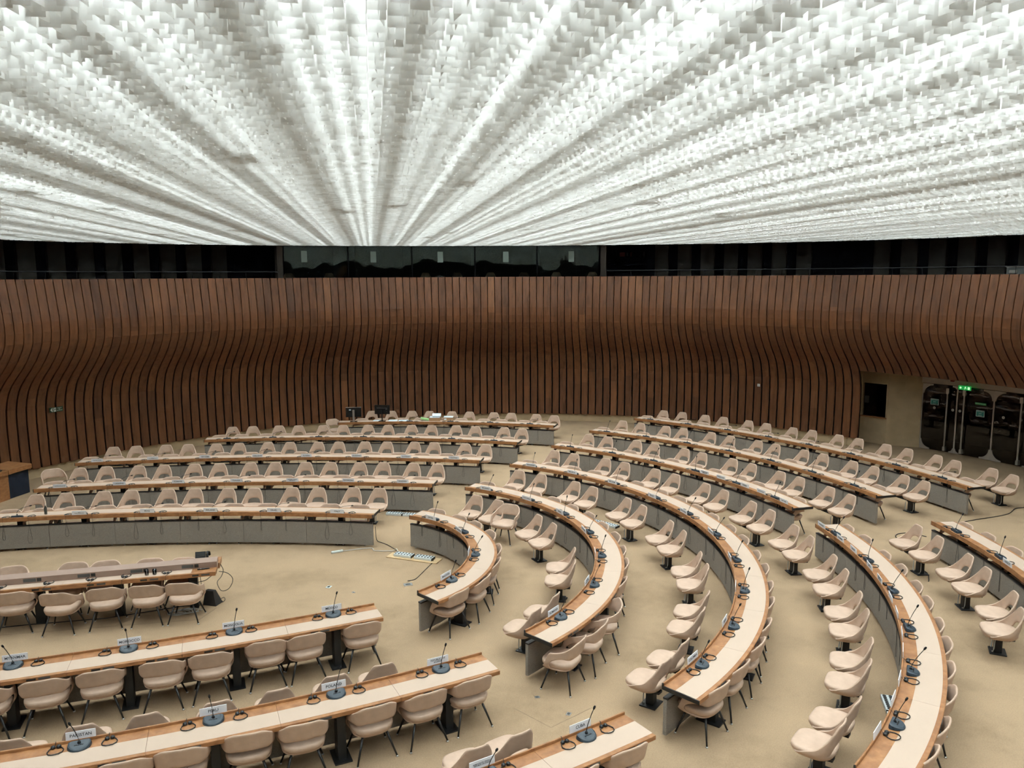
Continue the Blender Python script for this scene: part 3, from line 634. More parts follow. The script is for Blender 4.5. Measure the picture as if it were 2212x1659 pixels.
b = MB(); b.lathe([(0.02, -0.14), (0.06, -0.02), (0.05, 0.08), (0.02, 0.14)], 12); o = on_door('wall_lamp', 72.36, 6.906, b, M['channel'], 18.8, True); tag(o, 'small grey wall lamp on dark gallery wall beside reddish sign', 'lamp')
o = thing('steel_cabinet', 'grey steel cabinet standing on gallery at the right edge', 'cabinet', pol(15.75, 22.6, 5.2), math.radians(22.6 - 90))
b = MB(); b.bbox(-0.45, 0.45, -0.2, 0.2, 0, 1.0, 0.012); obj('body', b, mat('cabinet_grey', (0.10, 0.11, 0.105), 0.5), o)
b = MB(); b.box(-0.46, 0.46, -0.215, 0.2, 1.0, 1.03); obj('top', b, M['chrome'], o)
for sx in (-0.22, 0.22):
    b = MB(); b.box(sx - 0.2, sx + 0.2, -0.215, -0.2, 0.05, 0.72); obj('door', b, mat('cabinet_door', (0.07, 0.075, 0.07), 0.5), o)
    b = MB(); b.box(sx - 0.13, sx + 0.1, -0.22, -0.2, 0.83, 0.92); obj('label_holder', b, M['chrome'], o)
# ------------------------------------------------------------------ chairs
def smooth(a, b_, x):
    t = min(1, max(0, (x - a) / (b_ - a))); return t * t * (3 - 2 * t)
def shell_mesh(name, w, d, yf, hfun, hole, lean, taper, base=0.60, N=48, flat=0.55):
    # bucket shell: columns run round from the front right corner, past the back, to the front left corner
    cols = []
    for i in range(N + 1):
        s = -1 + 2 * i / N; a = abs(s); h = hfun(a)
        if a <= 0.6:
            th = s / 0.6 * PI / 2; ex = 0.78
            x = w * math.copysign(abs(math.sin(th)) ** ex, th); y = -d * abs(math.cos(th)) ** ex
        else:
            x = math.copysign(w, s) * (1 - 0.04 * ((a - 0.6) / 0.4) ** 2.5); y = yf * ((a - 0.6) / 0.4)
        hb, ht = hole(a, h)
        zs = [-0.09, hb - 0.012, hb, ht, ht + (h - ht) * 0.3, ht + (h - ht) * 0.62, ht + (h - ht) * 0.88, h]
        col = []
        bk = max(0.0, math.cos(min(1.0, a / 0.75) * PI / 2))
        for z in zs:
            if z < 0: k = base + (1 - base) * (max(0.0, z + 0.09) / 0.09) ** 0.6; px, py = x * k, y * k + (0.0 if a < 0.6 else 0)
            else:
                up = (z / 0.37)
                fy = y + (-d * 0.97 - y) * flat * min(1.0, up * 1.3) ** 1.2 * min(1.0, bk * 1.6)
                px, py = x * (1 - taper * up ** 1.2 * (0.35 + 0.65 * bk)), fy - lean * up ** 1.2 * min(1.0, bk * 1.3)
            col.append((px, py, z))
        cols.append((a, col))
    V = [p for _, c in cols for p in c]; F = []; K = len(cols[0][1])
    for i in range(N):
        am = (cols[i][0] + cols[i + 1][0]) / 2
        for j in range(K - 1):
            if j == 2 and hole((cols[i][0] + cols[i + 1][0]) / 2, 1.0)[1] - hole(am, 1.0)[0] > 0.035: continue
            F.append((i * K + j, (i + 1) * K + j, (i + 1) * K + j + 1, i * K + j + 1))
    # closed bottom
    c = len(V); V.append((0, -0.02, -0.09))
    for i in range(N): F.append((i * K, c, (i + 1) * K))
    F.append((N * K, c, 0))
    me = bpy.data.meshes.new(name); me.from_pydata(V, [], F)
    bm = bmesh.new(); bm.from_mesh(me); bmesh.ops.recalc_face_normals(bm, faces=bm.faces); bm.to_mesh(me); bm.free()
    me.materials.append(M['leather'])
    return baked(me, [('SOLIDIFY', dict(thickness=0.028, offset=0.0)), ('SUBSURF', dict(levels=1, render_levels=1))])
def cushion_mesh(name, w, y0, y1, z):
    prof = [(0.72, -0.082), (0.90, -0.062), (0.98, -0.03), (1.0, 0.0), (0.985, 0.022), (0.9, 0.034), (0.6, 0.030), (0.25, 0.024)]
    n = 28; vs = []; yc, ry = (y0 + y1) / 2, (y1 - y0) / 2
    for k, zz in prof:
        for j in range(n):
            t = 2 * PI * j / n; e = 0.72 - 0.17 * max(0.0, math.sin(t))
            vs.append((w * k * math.copysign(abs(math.cos(t)) ** e, math.cos(t)), yc + ry * k * math.copysign(abs(math.sin(t)) ** e, math.sin(t)), z + zz))
    b = MB(); m_ = len(prof)
    fs = [(i * n + j, i * n + (j + 1) % n, (i + 1) * n + (j + 1) % n, (i + 1) * n + j) for i in range(m_ - 1) for j in range(n)]
    fs += [tuple(range(n))[::-1], tuple((m_ - 1) * n + j for j in range(n))]
    b.add(vs, fs); return b.mesh(name, M['leather'], True)
SEAT = 0.42
def ped_h(a): return -0.024 + 0.327 * (1 - smooth(0.19, 0.60, a)) + 0.092 * (1 - smooth(0.45, 1.0, a))
def ped_hole(a, h):
    e = 0.25
    if a < e: return -0.055, -0.03 + 0.178 * (1 - (a / e) ** 2.5) ** 0.5
    return -0.055, min(-0.03, h - 0.004)
def arm_h(a): return 0.375 - 0.17 * smooth(0.14, 0.72, a) - 0.23 * smooth(0.74, 0.98, a)
def arm_hole(a, h):
    e = 0.80
    if a < e:
        band = 0.25 - 0.155 * smooth(0.22, 0.60, a)
        return -0.055, -0.03 + max(0.0, arm_h(a) - band + 0.03) * math.sqrt(max(0.0, 1 - (a / e) ** 6))
    return -0.055, min(-0.03, h - 0.004)
PED_SHELL = shell_mesh('shell', 0.262, 0.235, 0.205, ped_h, ped_hole, 0.06, 0.22, 0.60, 48, 0.38)
ARM_SHELL = shell_mesh('shell', 0.295, 0.235, 0.225, arm_h, arm_hole, 0.075, 0.04, 0.66, 48, 0.25)
PED_SEAT = cushion_mesh('seat_cushion', 0.258, -0.238, 0.275, 0.004)
ARM_SEAT = cushion_mesh('seat_cushion', 0.268, -0.238, 0.285, 0.004)
b = MB(); b.box(-0.12, 0.12, -0.12, 0.12, -0.115, -0.085); b.box(-0.05, 0.05, -0.20, 0.1, -0.135, -0.1); ARM_BR = b.mesh('swing_arm', M['blackpost'])
def leg_mesh(x, y):
    b = MB(); b.tube([(x * 0.72, y * 0.72, SEAT - 0.08), (x * 1.22, y * 1.22, 0.012)], [0.0165, 0.0115], 8); return b.mesh('leg', M['black'], True)
LEGS = [leg_mesh(x, y) for x in (-0.21, 0.21) for y in (-0.19, 0.20)]
GLIDES = []
for x in (-0.21, 0.21):
    for y in (-0.19, 0.20):
        b = MB(); b.lathe([(0.010, 0.018), (0.017, 0.012), (0.018, 0.0)], 8, (x * 1.22, y * 1.22, 0)); GLIDES.append(b.mesh('glide', M['chrome'], True))
ped0 = thing('pedestal_chair', 'x', 'chair')
link('shell', PED_SHELL, ped0, (0, 0, SEAT)); link('seat_cushion', PED_SEAT, ped0, (0, 0, SEAT)); link('swing_arm', ARM_BR, ped0, (0, 0, SEAT))
arm0 = thing('armchair', 'x', 'chair')
link('shell', ARM_SHELL, arm0, (0, 0, SEAT)); link('seat_cushion', ARM_SEAT, arm0, (0, 0, SEAT))
for i in range(4):
    lg = link('leg', LEGS[i], arm0); link('glide', GLIDES[i], lg)
post0 = thing('seat_post', 'x', 'seat post')
b = MB(); b.bbox(-0.065, 0.065, -0.055, 0.055, 0.015, SEAT - 0.15, 0.006); obj('column', b, M['blackpost'], post0)
b = MB(); b.bbox(-0.14, 0.14, -0.12, 0.12, 0.0, 0.018, 0.004); obj('base_plate', b, M['black'], post0)
b = MB(); b.box(-0.06, 0.06, -0.09, 0.11, SEAT - 0.155, SEAT - 0.115); b.box(-0.50, 0.05, -0.05, 0.06, SEAT - 0.15, SEAT - 0.118); obj('top_bracket', b, M['blackpost'], post0)
for sx in (-1, 1):
    b = MB(); b.tube([(sx * 0.10, -0.05, SEAT - 0.13), (sx * 0.125, -0.06, SEAT - 0.2), (sx * 0.13, -0.065, 0.10), (sx * 0.115, -0.075, 0.04), (sx * 0.07, -0.08, 0.03)], 0.009, 6)
    obj('cable_tube', b, M['tube'], post0, True)
used = {}
def copy_or_first(root, loc, rz, label, group=None):
    if root.name not in used:
        used[root.name] = 1; root.location = loc; root.rotation_euler = (0, 0, rz); root['label'] = label
        if group: root['group'] = group
        return root
    return dup(root, loc, rz, label, group)
WHERE = {
 'A2': 'before the UNITED KINGDOM to SWEDEN desk', 'A3': 'before the UNITED STATES to AUSTRIA desk', 'A4': 'before the left desk without nameplates', 'A5': 'before the rear desk with monitors',
 'AW': 'behind the rear desk with monitors', 'T2': 'before the SRI LANKA to ROMANIA desk', 'T3': 'before the BANGLADESH to COLOMBIA desk', 'B4': 'before the QATAR and PHILIPPINES desks',
 'B5': 'before the desk behind QATAR', 'D5': 'before the GREECE desk at right edge', 'B6': 'before the rearmost right desk', 'BW': 'behind the rearmost right desk', 'C2': 'beyond the PAKISTAN to KOREA desk', 'C3': 'beyond the CUBA desk'}
for k, lst in PEDESTAL.items():
    end = 'from the left end' if k[0] in 'AC' else 'from the upper end'
    for i, (x, y, deg) in enumerate(lst):
        lab = 'beige pedestal chair %s, %s %s' % (WHERE[k], ORD[i], end)
        copy_or_first(ped0, (x, y, 0), math.radians(deg - 90 + random.uniform(-4, 4)), lab, 'pedestal chairs ' + WHERE[k])
    for i in range(0, len(lst) - 1, 2):
        (x0, y0, d0), (x1, y1, d1) = lst[i], lst[i + 1]
        if k == 'C2' or k == 'C3': (x0, y0, d0), (x1, y1, d1) = (x1, y1, d1), (x0, y0, d0)
        t = 0.80
        px, py = x0 + (x1 - x0) * t, y0 + (y1 - y0) * t
        ax = math.atan2(y1 - y0, x1 - x0)
        copy_or_first(post0, (px, py, 0), ax, 'black floor post %s, carrying the %s chair pair' % (WHERE[k], ORD[i // 2]), 'seat posts ' + WHERE[k])

# ------------------------------------------------------------------ desks
DEPTH = 0.55
DESK = {'A1': 'IRAN to ITALY', 'A2': 'UNITED KINGDOM to SWEDEN', 'A3': 'UNITED STATES to AUSTRIA', 'T1': 'JAPAN to MALAYSIA', 'T2': 'SRI LANKA to ROMANIA', 'T3': 'BANGLADESH to COLOMBIA',
        'C1': 'MYANMAR to MEXICO', 'C2': 'PAKISTAN to KOREA', 'C3': 'CUBA'}
DLAB = {'A4': 'long curved wooden desk without nameplates behind the AUSTRIA desk', 'A5': 'rearmost left curved wooden desk carrying two monitors and boxes', 'B4': 'curved wooden desk with QATAR and THAILAND plates near its end',
        'D4': 'tall curved wooden desk with PHILIPPINES plate, near right side', 'B5': 'curved wooden desk without nameplates directly behind the QATAR desk', 'B6': 'rearmost right curved wooden desk before the glass doors', 'D5': 'wooden desk with GREECE plate cut by the right edge'}
for k in DESK: DLAB[k] = 'curved wooden conference desk with nameplates %s' % DESK[k]
DLAB['C3'] = 'short wooden desk with CUBA plate at the bottom edge'
DROW = {k: (DESK[k] + ' desk') for k in DESK}
DROW.update({'A4': 'left desk without nameplates', 'A5': 'rear desk with monitors', 'B4': 'QATAR desk', 'D4': 'PHILIPPINES desk', 'B5': 'desk behind QATAR', 'B6': 'rearmost right desk', 'D5': 'GREECE desk'})
slot_me = MB().box(-0.055, 0.055, -0.004, 0.004, -0.013, 0.013).mesh('speaker_slot', M['slot'])
chan_me = MB().box(-0.07, 0.07, -0.004, 0.004, -0.014, 0.014).mesh('channel_panel', M['channel'])
legc = MB().bbox(-0.055, 0.055, -0.09, 0.09, 0.0, 0.69, 0.006).mesh('leg', M['blackpost'])
legb = MB().bbox(-0.11, 0.11, -0.17, 0.17, 0.0, 0.02, 0.004).mesh('base_plate', M['black'])
for k, (cx, cyy, R, a0, a1, st) in TABLES.items():
    root = thing('conference_table', DLAB[k], 'table')
    sgn = 1 if a1 > a0 else -1
    nseg = max(10, int(abs(a1 - a0) * R / 0.22))
    bounds = [a0] + [(st[i] + st[i + 1]) / 2 for i in range(len(st) - 1)] + [a1]
    g = 0.0015 / R * sgn
    tp, ws, pn, tr_, bk = MB(), MB(), MB(), MB(), MB()
    for i in range(len(bounds) - 1):
        m0, m1 = bounds[i] + g, bounds[i + 1] - g
        ns = max(3, int(abs(m1 - m0) * R / 0.15))
        tp.sweep([(R, 0.682), (R, 0.770), (R + 0.004, 0.773), (R + 0.018, 0.773), (R + 0.022, 0.769), (R + 0.024, 0.7385), (R + DEPTH - 0.004, 0.7385), (R + DEPTH, 0.7345), (R + DEPTH, 0.686), (R + DEPTH - 0.004, 0.682)], cx, cyy, m0, m1, ns)
        ws.sweep([(R + 0.195, 0.737), (R + 0.195, 0.7402), (R + 0.495, 0.7402), (R + 0.495, 0.737)], cx, cyy, m0, m1, ns)
        pn.sweep([(R + 0.022, 0.055), (R + 0.018, 0.062), (R + 0.018, 0.555), (R + 0.055, 0.555), (R + 0.055, 0.055)], cx, cyy, m0 + g, m1 - g, ns)
    tr_.sweep([(R + 0.014, 0.556), (R + 0.014, 0.578), (R + 0.085, 0.578), (R + 0.085, 0.556)], cx, cyy, a0, a1, nseg)
    bk.sweep([(R + 0.056, 0.06), (R + 0.056, 0.556), (R + 0.072, 0.556), (R + 0.072, 0.06)], cx, cyy, a0, a1, nseg)
    obj('tabletop', tp, M['deskwood'], root); obj('writing_surface', ws, M['cream'], root); obj('front_panel', pn, M['felt'], root)
    obj('panel_trim', tr_, M['black'], root); obj('panel_backing', bk, M['felt'], root)
    if k[0] != 'C':
        for e, sg in ((a0, -1), (a1, 1)):
            d = 0.012 / R * sg * sgn
            c_ = MB().sweep([(R, 0.684), (R, 0.771), (R + 0.022, 0.771), (R + 0.024, 0.737), (R + DEPTH, 0.737), (R + DEPTH, 0.684)], cx, cyy, e, e + d, 1)
            obj('end_cap', c_, M['black'], root)
    for a in st:
        r = R + 0.30
        lg = link('leg', legc, root, (cx + r * math.cos(a), cyy + r * math.sin(a), 0), a + PI / 2 - PI / 2)
        lg.rotation_euler = (0, 0, a + PI / 2)
        link('base_plate', legb, lg)
        if k in ('C1', 'C2', 'C3', 'T1', 'T2', 'T3', 'D4'):
            for off in (-0.34, 0.34):
                for me, dx in ((slot_me, -0.03), (chan_me, 0.125)):
                    aa = a + (off + dx) / (R + DEPTH)
                    o = link(me.name, me, root, (cx + (R + DEPTH + 0.001) * math.cos(aa), cyy + (R + DEPTH + 0.001) * math.sin(aa), 0.710), aa - PI / 2)

# ------------------------------------------------------------------ microphones, headsets, nameplates
def mic_base_mesh():
    n = 14; W, D = 0.125, 0.165
    out = []
    for i in range(n + 1):
        t = PI * i / n
        out.append((W * math.cos(t), 0.035 + (D - 0.035) * math.sin(t) ** 0.9))
    out += [(-W * 0.96, 0.012), (-W * 0.8, 0.0), (W * 0.8, 0.0), (W * 0.96, 0.012)]
    V = []; k = len(out)
    for sc, z0, z1 in ((1.0, 0.0, 0.0), (1.0, 0.018, 0.010), (0.93, 0.052, 0.020), (0.80, 0.060, 0.028)):
        for x, y in out:
            yy = 0.07 + (y - 0.07) * sc
            V.append((x * sc, yy, z0 + (z1 - z0) * max(0, min(1, y / D))))
    F = [(j * k + i, j * k + (i + 1) % k, (j + 1) * k + (i + 1) % k, (j + 1) * k + i) for j in range(3) for i in range(k)]
    F += [tuple(range(k))[::-1], tuple(3 * k + i for i in range(k))]
    return MB().add(V, F).mesh('base', M['micbase'])
MIC_BASE = mic_base_mesh()
for p in MIC_BASE.polygons: p.use_smooth = False
b = MB()
for i in range(5): b.box(-0.045 + i * 0.02, -0.033 + i * 0.02, 0.075, 0.09, 0.036, 0.047)
MIC_BTN = b.mesh('buttons', M['micblack'])
b = MB(); b.lathe([(0.022, 0.0), (0.016, 0.018), (0.006, 0.04)], 10, (0, 0.05, 0.045)); MIC_SOCK = b.mesh('neck_socket', M['micblack'], True)
def neck_meshes(dx, dy, h, bent):
    if bent: pts = [(0, 0.05, 0.07), (0.0, 0.055, 0.12), (dx * 0.12, 0.05 + dy * 0.2, h * 0.78), (dx * 0.45, 0.05 + dy * 0.5, h * 0.95), (dx, 0.05 + dy, h)]
    else: pts = [(0, 0.05, 0.07)] + [(dx * t ** 1.3, 0.05 + dy * t ** 1.3, 0.07 + (h - 0.07) * t) for t in (0.25, 0.5, 0.75, 1.0)]
    nb = MB().tube(pts, 0.0048, 6).mesh('gooseneck', M['micblack'], True)
    e = Vector(pts[-1]); d = (e - Vector(pts[-2])).normalized()
    hb = MB().tube([e - d * 0.006, e + d * 0.004, e + d * 0.016, e + d * 0.034, e + d * 0.046, e + d * 0.050], [0.006, 0.011, 0.0135, 0.013, 0.009, 0.003], 10).mesh('foam_head', M['foam'], True)
    return nb, hb
NECKS = {'straight': [neck_meshes(*q, False) for q in ((0.02, 0.10, 0.36), (-0.04, 0.08, 0.37), (0.05, 0.13, 0.35), (-0.01, 0.14, 0.35))],
         'bent': [neck_meshes(*q, True) for q in ((0.24, 0.10, 0.19), (0.20, 0.16, 0.21), (0.27, 0.06, 0.17))]}
mics = {}
def make_mic(kind, vi, loc, rz, label, group):
    key = (kind, vi)
    if key in mics: return dup(mics[key], loc, rz, label, group)
    r = thing('gooseneck_microphone', label, 'microphone', loc, rz, group)
    link('base', MIC_BASE, r); link('buttons', MIC_BTN, r); link('neck_socket', MIC_SOCK, r)
    nb, hb = NECKS[kind][vi]; link('gooseneck', nb, r); link('foam_head', hb, r)
    mics[key] = r
    return r
# headset lying on the desk: two ear pads near the lip and a neck band looping toward the seat; the cord drops over the front
PAD = MB().lathe([(0.006, 0.0), (0.024, 0.003), (0.027, 0.014), (0.024, 0.026), (0.014, 0.034), (0.004, 0.036)], 12).mesh('ear_pad', M['micblack'], True)
BAND = MB().tube([(-0.032, 0.0, 0.016), (-0.066, 0.03, 0.010), (-0.082, 0.075, 0.008), (-0.070, 0.118, 0.009), (-0.036, 0.146, 0.012), (0, 0.154, 0.014), (0.036, 0.146, 0.012), (0.070, 0.118, 0.009), (0.082, 0.075, 0.008), (0.066, 0.03, 0.010), (0.032, 0.0, 0.016)], 0.0062, 6).mesh('neck_band', M['micblack'], True)
CORDS = []
cr_ = random.Random(21)
for i in range(6):
    low = (0.20, 0.30, 0.24, 0.36, 0.18, 0.28)[i] - 0.738; wd = (0.02, 0.05, 0.035, 0.015, 0.06, 0.03)[i]
    yf = -0.072
    pts = [(0.02, 0.0, 0.012), (0.012, -0.03, 0.015), (0.006, -0.052, 0.038), (0.004, -0.066, 0.041), (0.002, yf - 0.006, 0.03), (0.0, yf - 0.006, -0.06), (0.004, yf - 0.004, -0.17)]
    for t in (0.3, 0.6, 0.85): pts.append((-wd * t + cr_.uniform(-0.006, 0.006), yf + 0.005, -0.17 + (low + 0.17) * t))
    pts += [(-wd * 0.55, yf + 0.006, low - 0.01), (0.0, yf + 0.006, low - 0.02), (wd * 0.6, yf + 0.006, low), (wd * 0.8, yf + 0.006, low * 0.75 - 0.05), (wd * 0.45, yf + 0.004, low * 0.35 - 0.1), (0.012, yf - 0.004, -0.15), (0.015, yf + 0.02, -0.10)]
    CORDS.append(MB().tube(pts, 0.0025, 5).mesh('cord', M['cord'], True))
SHORT = MB().tube([(0.02, 0.0, 0.012), (0.012, -0.03, 0.016), (0.006, -0.050, 0.040), (0.004, -0.066, 0.043), (0.002, -0.078, 0.03), (0.0, -0.078, -0.06)], 0.0035, 5).mesh('cord', M['cord'], True)
heads = {}
def make_headset(ci, loc, rz, label, group):
    if ci in heads: return dup(heads[ci], loc, rz, label, group)
    r = thing('headset', label, 'headset', loc, rz, group)
    for sx in (-1, 1): link('ear_pad', PAD, r, (sx * 0.028, 0.0, 0.0), sx * 0.5)
    link('neck_band', BAND, r); link('cord', SHORT if ci < 0 else CORDS[ci], r)
    heads[ci] = r
    return r
PLATE_ME = MB().bbox(-0.155, 0.155, -0.004, 0.004, 0.0, 0.100, 0.0015).mesh('nameplate', M['plate'])
def make_plate(loc, rz, text, label, group, tilt=0.0):
    o = link('nameplate', PLATE_ME, None, loc); o.rotation_euler = (tilt, 0, rz); tag(o, label, 'nameplate', group)
    if text:
        ln = text.split('\n'); w = max(len(q) for q in ln)
        size = min(0.052 if len(ln) == 1 else 0.042, 0.40 / w)
        for y, fl in ((-0.0045, False), (0.0045, True)): letter(o, text, size, M['ink'], 0, 0.052, y, fl)
    return o
NAMES = {
 'A1': ['', 'IRAN\n(ISLAMIC REPUBLIC OF)', 'IRAQ', 'IRELAND', 'ISRAEL', 'ITALY'],
 'A2': ['UNITED KINGDOM', 'UKRAINE', 'TÜRKIYE', 'TUNISIA', 'SYRIAN ARAB\nREPUBLIC', 'SWITZERLAND', 'SWEDEN'],
 'A3': ['UNITED STATES', 'VENEZUELA\n(BOLIVARIAN REPUBLIC OF)', 'VIET NAM', 'ZIMBABWE', 'ALGERIA', 'ARGENTINA', 'AUSTRALIA', 'AUSTRIA'],
 'T1': ['JAPAN', 'KAZAKHSTAN', 'KENYA', 'MALAYSIA'],
 'T2': ['SRI LANKA', 'SOUTH AFRICA', 'SPAIN', 'SLOVAKIA', 'SENEGAL', 'RUSSIAN\nFEDERATION', 'ROMANIA'],
 'T3': ['BANGLADESH', 'BELARUS', 'BELGIUM', 'BRAZIL', 'BULGARIA', 'CAMEROON', 'CANADA', 'CHILE', 'CHINA', 'COLOMBIA'],
 'C1': ['MYANMAR', 'MOROCCO', 'MONGOLIA', 'MEXICO'], 'C2': ['PAKISTAN', 'PERU', 'POLAND', 'REPUBLIC OF\nKOREA'], 'C3': ["DEMOCRATIC PEOPLE'S\nREPUBLIC OF KOREA", 'CUBA'],
 'A5': ['CONTROL OFFICE']}
EXTRA = {'B4': ['UNITED ARAB\nEMIRATES', 'THAILAND', 'SERBIA', 'SAUDI ARABIA', 'QATAR'], 'D4': ['PHILIPPINES', 'PANAMA', 'NIGER', 'LIBYA', 'DOMINICAN\nREPUBLIC'] + [''] * 7, 'D5': ['GREECE']}
TOP = 0.7385
sr_ = random.Random(9)
for k, (cx, cyy, R, a0, a1, st) in TABLES.items():
    nm = NAMES.get(k, [])
    def spot(a, r, z): return (cx + r * math.cos(a), cyy + r * math.sin(a), z)
    for i, a in enumerate(st):
        if k == 'A5' and i == 0: continue
        rz = a - PI / 2
        name = nm[i].replace('\n', ' ') if i < len(nm) and nm[i] else ''
        at_ = 'at the %s place' % name.replace('(ISLAMIC REPUBLIC OF)', '').replace('(BOLIVARIAN REPUBLIC OF)', '').strip() if name else 'at the %s place of the %s' % (ORD[i], DROW[k])
        kind = 'bent' if k in ('A1', 'A2', 'A3', 'A4', 'A5', 'B6') else 'straight'
        jit = sr_.uniform(-0.12, 0.12)
        make_mic(kind, sr_.randrange(len(NECKS[kind])), spot(a, R + 0.065 + sr_.uniform(0, 0.02), TOP), rz + jit, 'dark gooseneck microphone ' + at_, 'microphones on the ' + DROW[k])
        for sx in (-1, 1):
            # local +x runs clockwise seen from above for a seated delegate
            aa = a + sx * (0.265 + sr_.uniform(-0.03, 0.05)) / R * (-1 if k[0] != 'C' else 1)
            if k[0] != 'C': side = {'A': {1: 'right of', -1: 'left of'}, 'T': {1: 'below', -1: 'above'}, 'B': {1: 'right of', -1: 'left of'}, 'D': {1: 'below', -1: 'above'}}[k[0]][sx]
            else: side = {1: 'right of', -1: 'left of'}[sx]
            ci = -1 if k[0] == 'C' else sr_.randrange(6)
            make_headset(ci, spot(aa, R + 0.078, TOP), aa - PI / 2 + sr_.uniform(-0.15, 0.15) * (1 if ci < 0 else 0.5), 'black headset %s the microphone %s' % (side, at_), 'headsets on the ' + DROW[k])
        if i < len(nm) and nm[i] and k not in EXTRA:
            make_plate(spot(a, R + 0.014, 0.766), rz, nm[i], 'white nameplate reading %s' % name, 'nameplates on the ' + DROW[k], 0.06)
    for i, a in enumerate(PLATE_ANGLES.get(k, [])):
        t = EXTRA[k][i]
        make_plate(spot(a, R + 0.014, 0.766), a - PI / 2, t, ('white nameplate reading %s' % t.replace('\n', ' ')) if t else 'white nameplate seen edge-on, %s along the PHILIPPINES desk' % ORD[i], 'nameplates on the ' + DROW[k], 0.06)
    # armchairs tucked under the seat side of the desk
    if k in ARMS:
        if k == 'C1': ARMS[k][0] = [ARMS[k][1][0] - 0.63, ARMS[k][1][1] - 0.25, ARMS[k][1][2]]
        for i, (x, y, deg) in enumerate(ARMS[k]):
            copy_or_first(arm0, (x, y, 0), math.radians(deg - 90 + random.uniform(-5, 5)), 'beige armchair with black legs at the %s, %s from the left' % (DROW[k], ORD[i]), 'armchairs at the ' + DROW[k])
    else:
        for i, a in enumerate(st):
            name = nm[i].replace('\n', ' ').split(' (')[0] if i < len(nm) and nm[i] else ''
            for sx in (-1, 1):
                if k == 'T2' and (i == 6 or (i == 5 and sx == 1)): continue
                if k == 'D5' and i == 2 and sx == 1: continue
                aa = a - sx * 0.34 / (R + 0.4)
                side = {'A': ('left', 'right'), 'B': ('left', 'right'), 'T': ('upper', 'lower'), 'D': ('upper', 'lower')}[k[0]][0 if sx < 0 else 1]
                lab = 'beige armchair tucked in at the %s place, %s one' % (name, side) if name else 'beige armchair tucked in at %s place of the %s, %s one' % (ORD[i], DROW[k], side)
                copy_or_first(arm0, spot(aa, R + 0.335 + random.uniform(-0.02, 0.03), 0), aa + PI / 2 + random.uniform(-0.08, 0.08), lab, 'armchairs at the ' + DROW[k])
for (x, y, deg), lab in zip(T2_PULLED, ('pulled-out beige armchair at the near end of the ROMANIA desk', 'pulled-out beige armchair second from the near end at ROMANIA', 'pulled-out beige armchair below the RUSSIAN FEDERATION place')):
    dup(arm0, (x, y, 0), math.radians(deg - 90 + {0: 12, 1: 10, 2: 28}[T2_PULLED.index([x, y, deg])]), lab, 'pulled-out armchairs near ROMANIA')
dup(arm0, (-0.17, 17.18, 0), math.radians(-118 - 90), 'loose beige armchair with black legs standing before the SOUTH AFRICA place')
dup(arm0, (-12.59, 20.82, 0), math.radians(-50 - 90), 'loose beige armchair near the lectern, left end of second left row')
dup(arm0, (-6.54, 28.27, 0), math.radians(-50 - 90), 'loose beige armchair at the left end of the monitors desk')
# ------------------------------------------------------------------ double desk of the presidium, lower left
PA = math.atan2(13.49 - 12.66, -5.39 + 8.75)
root = thing('presidium_desk', 'long double desk with raised brown ledge and open black legs, lower left', 'table', (-5.39, 13.49, 0), PA)
Lx = -5.4
b = MB(); b.box(Lx, 0, 0, 0.24, 0.665, 0.738); b.box(Lx, 0, 0.44, 0.80, 0.665, 0.738); b.box(Lx, 0, 0.24, 0.44, 0.665, 0.72); obj('tabletop', b, M['deskwood'], root)
b = MB()
for i in range(5):
    x0 = -0.42 - i * 1.05; b.box(x0 - 1.046, x0, 0.045, 0.236, 0.736, 0.7405)
b.box(Lx, -0.1, 0.45, 0.70, 0.736, 0.7405); obj('writing_surface', b, M['cream'], root)
b = MB(); b.add([(x, y, z) for x in (Lx, 0.0) for y, z in ((0.24, 0.72), (0.24, 0.845), (0.42, 0.875), (0.46, 0.72))], [(0, 1, 5, 4), (1, 2, 6, 5), (2, 3, 7, 6), (3, 0, 4, 7), (0, 3, 2, 1), (4, 5, 6, 7)]); obj('raised_ledge', b, M['ledge'], root)
b = MB(); b.box(0.0, 0.02, 0.43, 0.80, 0.64, 0.742); obj('end_board', b, M['deskwood'], root)
for i in range(6):
    x = -0.50 - i * 0.86
    for nm, dx, w, m_ in (('channel_panel', 0, 0.10, 'channel'), ('speaker_slot', 0.15, 0.035, 'slot')):
        b = MB(); b.box(x + dx - w, x + dx + w, 0.236, 0.242, 0.765, 0.825); obj(nm, b, M[m_], root)
    for nm, dx, w, m_ in (('speaker_slot', -0.04, 0.055, 'slot'), ('channel_panel', 0.13, 0.07, 'channel')):
        b = MB(); b.box(x + 0.2 + dx - w, x + 0.2 + dx + w, -0.004, 0.002, 0.685, 0.715); obj(nm, b, M[m_], root)
for x in (-0.42, -1.68, -2.95, -4.2):
    b = MB(); b.bbox(x - 0.075, x + 0.075, 0.20, 0.33, 0.0, 0.70, 0.006); obj('leg', b, M['blackpost'], root)
def pl(x, y, z=0.0):
    c, s = math.cos(PA), math.sin(PA); return (-5.39 + c * x - s * y, 13.49 + s * x + c * y, z)
b = MB(); b.tube([pl(-5.2, 0.16, 0.008), pl(-3.2, 0.2, 0.008), pl(-1.9, 0.14, 0.008), pl(-0.6, 0.35, 0.008), pl(-0.45, 0.30, 0.012)], 0.009, 6)
tag(obj('floor_cable', b, M['cord'], None, True), 'black cable running along the floor under the double desk', 'cable')
b = MB(); rr = random.Random(4)
for q in range(5):
    pts = [(-6.08 + 0.16 * math.cos(t) * (1 + 0.2 * q * rr.random()) + 0.05 * q, 13.36 + 0.10 * math.sin(t) + 0.015 * q, 0.012 + 0.006 * q) for t in np.linspace(0, 2 * PI, 15)]
    b.tube(pts, 0.006, 5)
